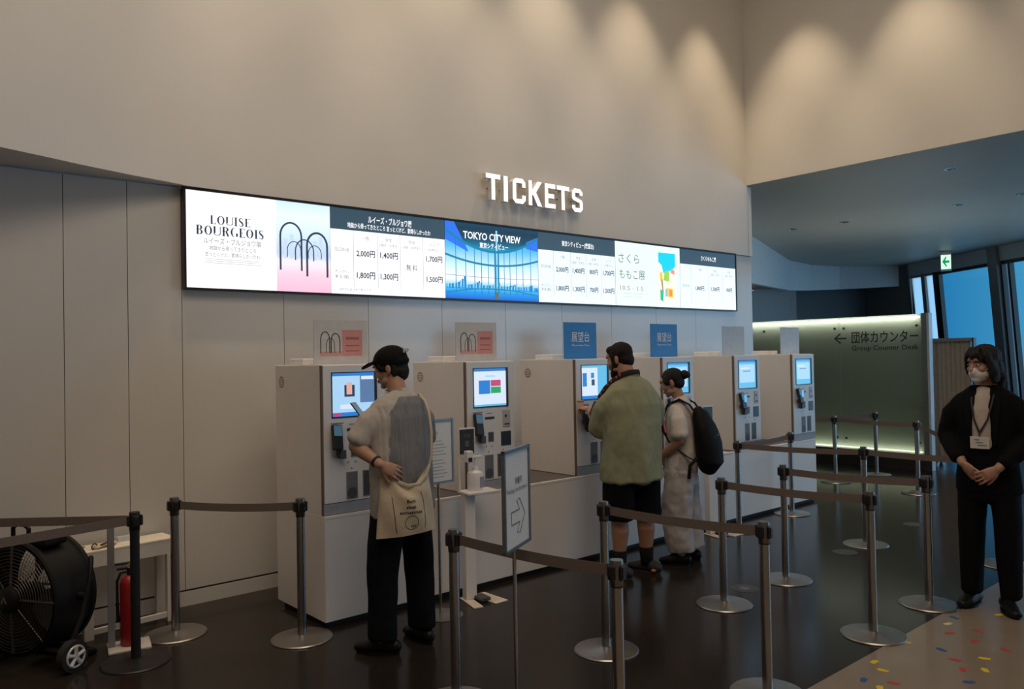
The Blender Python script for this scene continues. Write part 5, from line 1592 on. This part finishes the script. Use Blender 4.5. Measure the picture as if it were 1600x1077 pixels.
# ---------------------------------------------------------------- woman with a backpack
p3 = thing('person', 'woman with a hair bun in a white shirt and pale trousers wearing a backpack', 'person', (5.235, 4.0, 0), R(24), 'people at the ticket machines')
H = 1.57
HM = Matrix.Translation((-.005, .062, 1.445)) @ Matrix.Rotation(R(6), 4, 'Z') @ Matrix.Rotation(R(-20), 4, 'X')
b = B()
torso_into(b, H, .150, .095, .125, .150, .0)
b.loft([(0, -.01, 1.26), (0, .01, 1.335), (0, .035, 1.39)], [(.054, .05), (.047, .048), (.048, .05)], (1, 0, 0), 16)
head_into(b, HM, .95, .94)
LW3, RW3 = V3(-.140, .165, .825), V3(.125, .165, .825)
arm_into(b, (-.160, -.015, 1.265), (-.195, -.045, 1.00), LW3, .044, .037, .024)
arm_into(b, (.160, -.015, 1.265), (.195, -.045, 1.00), RW3, .044, .037, .024)
hand_into(b, LW3, (.52, .45, -.70), (-.50, .80, .15), -1, (14, 22, 16), (28, 10), 4, .92)
hand_into(b, RW3, (-.52, .48, -.68), (.50, .80, .15), 1, (14, 22, 16), (28, 10), 4, .92)
leg_into(b, (-.085, 0, .80), (-.095, .02, .43), (-.10, -.01, .08), .068, .055, .035, .052)
leg_into(b, (.085, 0, .80), (.095, .0, .43), (.10, -.05, .08), .068, .055, .035, .052)
put('body', setmat(remesh(b, BODYVOX, 5), mat('tan_skin', (0.37, 0.20, 0.13), 0.5, var=.05, scale=30)), p3)
face_parts(p3, HM, .95)
M_ws = mat('white_tee_cotton', (0.58, 0.53, 0.49), 0.9, var=.04, scale=25, bump=.2, bscale=200)
b = B()
b.loft([(0, 0, .70), (0, 0, .80), (0, 0, .95), (0, 0, 1.08), (0, -.002, 1.19), (0, -.006, 1.265), (0, -.004, 1.30), (0, .004, 1.335)],
       [(.170, .130), (.165, .128), (.160, .122), (.166, .122), (.168, .116), (.150, .092), (.105, .072), (.056, .056)], (1, 0, 0), 30, True, .2)
b.loft([(-.122, -.012, 1.215), (-.172, -.025, 1.15), (-.195, -.040, 1.04)], [.054, .066, .074], (0, 1, 0), 20, True, .6)
b.loft([(.122, -.012, 1.215), (.172, -.025, 1.15), (.195, -.040, 1.04)], [.054, .066, .074], (0, 1, 0), 20, True, .6)
me = remesh(b, .009, 4, 'shirt'); crumple(me, .011, 8, .35, 5.5); crumple(me, .005, 18, .5, 1.2); sh3 = put('shirt', setmat(me, M_ws), p3)
b = B()
b.loft([(-.06, .118, 1.12), (-.10, .105, 1.09), (-.13, .085, 1.05)], [(.010, .02), (.012, .03), (.01, .02)], (0, 1, 0), 12)
b.build('pink_print', mat('pink_print', (0.55, 0.16, 0.20), 0.8), sh3, smooth=True)
M_wp = mat('pale_grey_trousers', (0.40, 0.37, 0.36), 0.9, var=.05, scale=22, bump=.3, bscale=90)
b = B()
b.loft([(0, 0, .64), (0, 0, .74), (0, 0, .88)], [(.165, .125), (.168, .128), (.150, .115)], (1, 0, 0), 28, True, .3)
b.loft([(-.085, 0, .74), (-.095, .015, .52), (-.098, .015, .33), (-.10, -.012, .10)], [(.092, .120), (.095, .122), (.098, .120), (.090, .108)], (1, 0, 0), 22, True, .1)
b.loft([(.085, 0, .74), (.095, .0, .52), (.098, -.012, .33), (.10, -.05, .10)], [(.092, .120), (.095, .122), (.098, .120), (.090, .108)], (1, 0, 0), 22, True, .1)
me = remesh(b, .010, 4, 'trousers'); crumple(me, .015, 7, .8, 9.0); crumple(me, .007, 16, 1.0, 2.0); put('trousers', setmat(me, M_wp), p3)
shoe(p3, 'shoe', M_shoe, (-.10, .035, 0), R(4), .25, .048)
shoe(p3, 'shoe', M_shoe, (.10, -.01, 0), R(-6), .25, .048)
b = B(); b.M = HM @ Matrix.Scale(.95, 4)
b.ell((0, -.022, .040), (.080, .096, .083)); b.ell((0, -.052, -.012), (.066, .058, .062))
for sx in (-1, 1):
    b.ell((sx * .066, .022, .026), (.016, .036, .042), Matrix.Rotation(R(sx * -12), 4, 'Z'))
hr = hairmesh(p3, 'hair', b, M_hair, .0025, 50)
b = B(); b.M = HM @ Matrix.Scale(.95, 4); b.ell((0, -.128, .028), (.040, .036, .040)); b.ell((.01, -.15, .02), (.026, .02, .03)); b.loft([(0, -.10, .03), (0, -.12, .03)], [.026, .03], (1, 0, 0), 12)
hairmesh(p3, 'hair_bun', b, M_hair, .006, 50)
b = B()
b.loft([(-.05, .02, 1.33), (-.062, .075, 1.27), (-.055, .112, 1.19), (-.03, .13, 1.10)], [.003] * 4, (1, 0, 0), 8); b.loft([(.05, .02, 1.33), (.062, .075, 1.27), (.045, .115, 1.19), (-.03, .13, 1.10)], [.003] * 4, (1, 0, 0), 8)
b.build('neck_cord', M_black, p3, smooth=True)
bp_ = thing('backpack', 'black rounded backpack worn by the woman with the hair bun', 'backpack', p3.location, R(24))
M_bp = mat('black_nylon', (0.006, 0.006, 0.007), 0.7, spec=0.2, var=.1, scale=60)
b = B()
b.loft([(0, -.205, .76), (0, -.235, .82), (0, -.225, .95), (0, -.200, 1.08), (0, -.165, 1.19), (0, -.14, 1.235)], [(.115, .075), (.150, .105), (.155, .102), (.145, .088), (.115, .062), (.07, .035)], (1, 0, 0), 28, True, .5)
me = remesh(b, .008, 4, 'pack'); crumple(me, .006, 8, .6, 1.0); put('pack', setmat(me, M_bp), bp_)
for sx in (-1, 1):
    b = B()
    b.loft([(sx * .085, -.15, 1.20), (sx * .100, -.10, 1.275), (sx * .108, -.02, 1.318), (sx * .112, .07, 1.275), (sx * .118, .118, 1.17), (sx * .130, .110, 1.06), (sx * .155, .04, .96), (sx * .15, -.10, .86), (sx * .12, -.17, .82)], [(.022, .007)] * 5 + [(.020, .006), (.014, .004), (.012, .004), (.012, .004)], (1, 0, 0), 10)
    b.build('shoulder_strap', M_bp, bp_, smooth=True)
b = B(); b.loft([(-.13, -.16, .86), (-.165, -.11, .80), (-.17, -.10, .70)], [(.014, .004)] * 3, (0, 1, 0), 8); b.build('hanging_strap', M_bp, bp_, smooth=True)
b = B(); b.loft([(-.09, .14, 1.10), (-.10, .15, 1.06), (-.095, .15, 1.02)], [(.018, .012), (.022, .014), (.012, .010)], (1, 0, 0), 10); b.build('strap_charm', M_black, bp_, smooth=True)
b = B(); b.loft([(-.09, -.285, 1.02), (0, -.312, 1.04), (.09, -.285, 1.02)], [.004] * 3, (0, 0, 1), 8); b.build('zip_seam', M_dgrey, bp_, smooth=True)

# ---------------------------------------------------------------- attendant in a black suit
p4 = thing('person', 'attendant in a black suit and white face mask standing with hands clasped', 'person', (5.70, 1.905, 0), 1.645, 'people facing the hall')
p4.scale = (1.02, 1.02, 1.022)
H = 1.68
HM = Matrix.Translation((.005, .045, 1.540)) @ Matrix.Rotation(R(-26), 4, 'Z') @ Matrix.Rotation(R(-8), 4, 'X')
b = B()
torso_into(b, H, .160, .10, .135, .155, .0)
b.loft([(0, -.01, 1.35), (0, .005, 1.43), (0, .02, 1.49)], [(.056, .052), (.048, .050), (.050, .052)], (1, 0, 0), 16)
head_into(b, HM, .97, .95)
LW4, RW4 = V3(-.095, .175, .905), V3(.100, .172, .925)
arm_into(b, (-.170, -.005, 1.355), (-.235, .0, 1.09), LW4, .048, .040, .026)
arm_into(b, (.170, -.005, 1.355), (.235, .0, 1.09), RW4, .048, .040, .026)
hand_into(b, RW4, (-.74, .28, -.62), (.42, .80, -.1), 1, (12, 18, 14), (26, 10), 4, .96)
hand_into(b, LW4, (.74, .46, -.52), (-.35, .86, .05), -1, (16, 26, 18), (26, 10), 4, .96)
leg_into(b, (-.09, 0, .85), (-.100, .015, .46), (-.105, .0, .08))
leg_into(b, (.09, 0, .85), (.105, .01, .46), (.115, -.01, .08))
put('body', setmat(remesh(b, BODYVOX, 5), mat('tan_skin', (0.37, 0.20, 0.13))), p4)
face_parts(p4, HM, .97, False)
M_suit = mat('black_suit_cloth', (0.005, 0.005, 0.006), 0.9, spec=0.12, var=.1, scale=30)
b = B()
b.loft([(0, 0, .74), (0, 0, .85), (0, 0, 1.00), (0, 0, 1.15), (0, -.003, 1.27), (0, -.008, 1.345), (0, -.018, 1.398)],
       [(.190, .135), (.182, .132), (.165, .122), (.176, .122), (.188, .118), (.176, .096), (.098, .064)], (1, 0, 0), 32, True, .2)
b.loft([(-.140, -.004, 1.300), (-.200, 0, 1.225), (-.236, .002, 1.08), (-.180, .085, 1.00), (-.128, .148, .935)], [.060, .064, .060, .054, .048], (0, 1, .3), 20, True, .6)
b.loft([(.140, -.004, 1.300), (.200, 0, 1.225), (.236, .002, 1.08), (.182, .085, 1.01), (.132, .145, .955)], [.060, .064, .060, .054, .048], (0, 1, .3), 20, True, .6)
me = remesh(b, .009, 4, 'jacket'); crumple(me, .007, 8, .5, 6.5); jk = put('jacket', setmat(me, M_suit), p4)
M_bl = mat('cream_blouse', (0.46, 0.39, 0.33), 0.8, var=.04, scale=30, bump=.2, bscale=150)
b = B()
b.loft([(.005, .085, 1.02), (.005, .084, 1.15), (.005, .078, 1.26), (.004, .064, 1.335), (.002, .042, 1.385)], [(.072, .048), (.070, .050), (.064, .050), (.056, .044), (.046, .034)], (1, 0, 0), 22, True, .3)
me = remesh(b, .008, 3, 'blouse'); crumple(me, .004, 12, .4, 2.2); put('blouse', setmat(me, M_bl), p4)
for sx in (-1, 1):
    b = B(); b.loft([(sx * .062, .050, 1.40), (sx * .075, .098, 1.30), (sx * .074, .122, 1.18), (sx * .068, .126, 1.04)], [(.022, .006), (.028, .007), (.020, .006), (.010, .005)], (1, 0, 0), 12); b.build('lapel', M_suit, jk, smooth=True)
b = B()
b.loft([(0, 0, .70), (0, 0, .80), (0, 0, .92)], [(.165, .125), (.165, .125), (.150, .115)], (1, 0, 0), 28, True, .3)
b.loft([(-.09, 0, .80), (-.100, .012, .55), (-.104, .012, .38), (-.107, 0, .085)], [(.088, .108), (.080, .098), (.074, .090), (.062, .078)], (1, 0, 0), 22, True, .1)
b.loft([(.09, 0, .80), (.102, .008, .55), (.108, .006, .38), (.116, -.01, .085)], [(.088, .108), (.080, .098), (.074, .090), (.062, .078)], (1, 0, 0), 22, True, .1)
me = remesh(b, .010, 4, 'trousers'); crumple(me, .005, 9, .4, 8.0); put('trousers', setmat(me, M_suit), p4)
shoe(p4, 'shoe', M_shoe, (-.107, .05, 0), R(30), .26, .048)
shoe(p4, 'shoe', M_shoe, (.118, .02, 0), R(-10), .26, .048)
b = B(); b.M = HM @ Matrix.Scale(.97, 4)
b.ell((0, -.028, .038), (.092, .104, .092)); b.ell((0, -.055, -.03), (.082, .074, .080))
for sx in (-1, 1):
    b.loft([(sx * .066, .030, .075), (sx * .082, .018, .01), (sx * .084, .005, -.05), (sx * .072, -.01, -.105)], [(.018, .036), (.016, .044), (.018, .046), (.016, .036)], (1, 0, 0), 14)
    b.loft([(sx * .010, .055, .112), (sx * .036, .082, .078), (sx * .054, .076, .040)], [(.026, .014), (.022, .012), (.014, .010)], (1, 0, 0), 12)
b.loft([(-.02, .05, .115), (-.012, .088, .082), (.0, .094, .052)], [(.030, .014), (.024, .011), (.014, .008)], (1, 0, 0), 12)
b.loft([(0, -.075, -.02), (-.02, -.08, -.10), (-.02, -.07, -.15)], [(.075, .055), (.068, .05), (.05, .035)], (1, 0, 0), 16)
hairmesh(p4, 'hair', b, M_hair, .005, 38)
b = B(); b.M = HM @ Matrix.Scale(.97, 4)
b.ell((0, .038, -.052), (.062, .066, .052)); b.ell((0, .072, -.036), (.034, .040, .036)); b.ell((0, .066, -.085), (.036, .034, .026))
me = remesh(b, .005, 4, 'face_mask'); mk = put('face_mask', setmat(me, mat('white_mask_cloth', (0.62, 0.58, 0.58), 0.85, var=.02)), p4)
for sx in (-1, 1):
    b = B(); b.M = HM @ Matrix.Scale(.97, 4); b.loft([(sx * .060, .05, -.03), (sx * .074, .01, -.012), (sx * .080, -.022, .0)], [.0022] * 3, (0, 0, 1), 6); b.build('ear_loop', M_paper, mk, smooth=True)
ly = thing('lanyard', 'dark lanyard with a white name card worn by the attendant in the black suit', 'lanyard', p4.location, 1.645)
ly.scale = p4.scale
b = B()
for sx in (-1, 1):
    b.loft([(sx * .055, -.03, 1.425), (sx * .062, .050, 1.392), (sx * .058, .110, 1.31), (sx * .038, .142, 1.20), (.008, .146, 1.115)], [(.006, .0018)] * 5, (1, 0, 0), 8)
b.build('ribbon', mat('dark_ribbon', (0.02, 0.015, 0.018), 0.7), ly, smooth=True)
b = B(); b.box(.004, .013, .142, .150, 1.095, 1.12, .002); b.build('clasp', M_dgrey, ly)
b = B(); b.box(-.045, .062, .140, .145, 1.018, 1.092, .001); b.build('card_holder', mat('white_name_card', (0.58, 0.55, 0.52), 0.4), ly)
b = B()
for k in range(3):
    b.box(-.03 + .02 * k, .02 + .01 * k, .1452, .1458, 1.035 + .017 * k, 1.041 + .017 * k)
b.build('card_lettering', mat('grey_ink', (0.15, 0.15, 0.16)), ly)
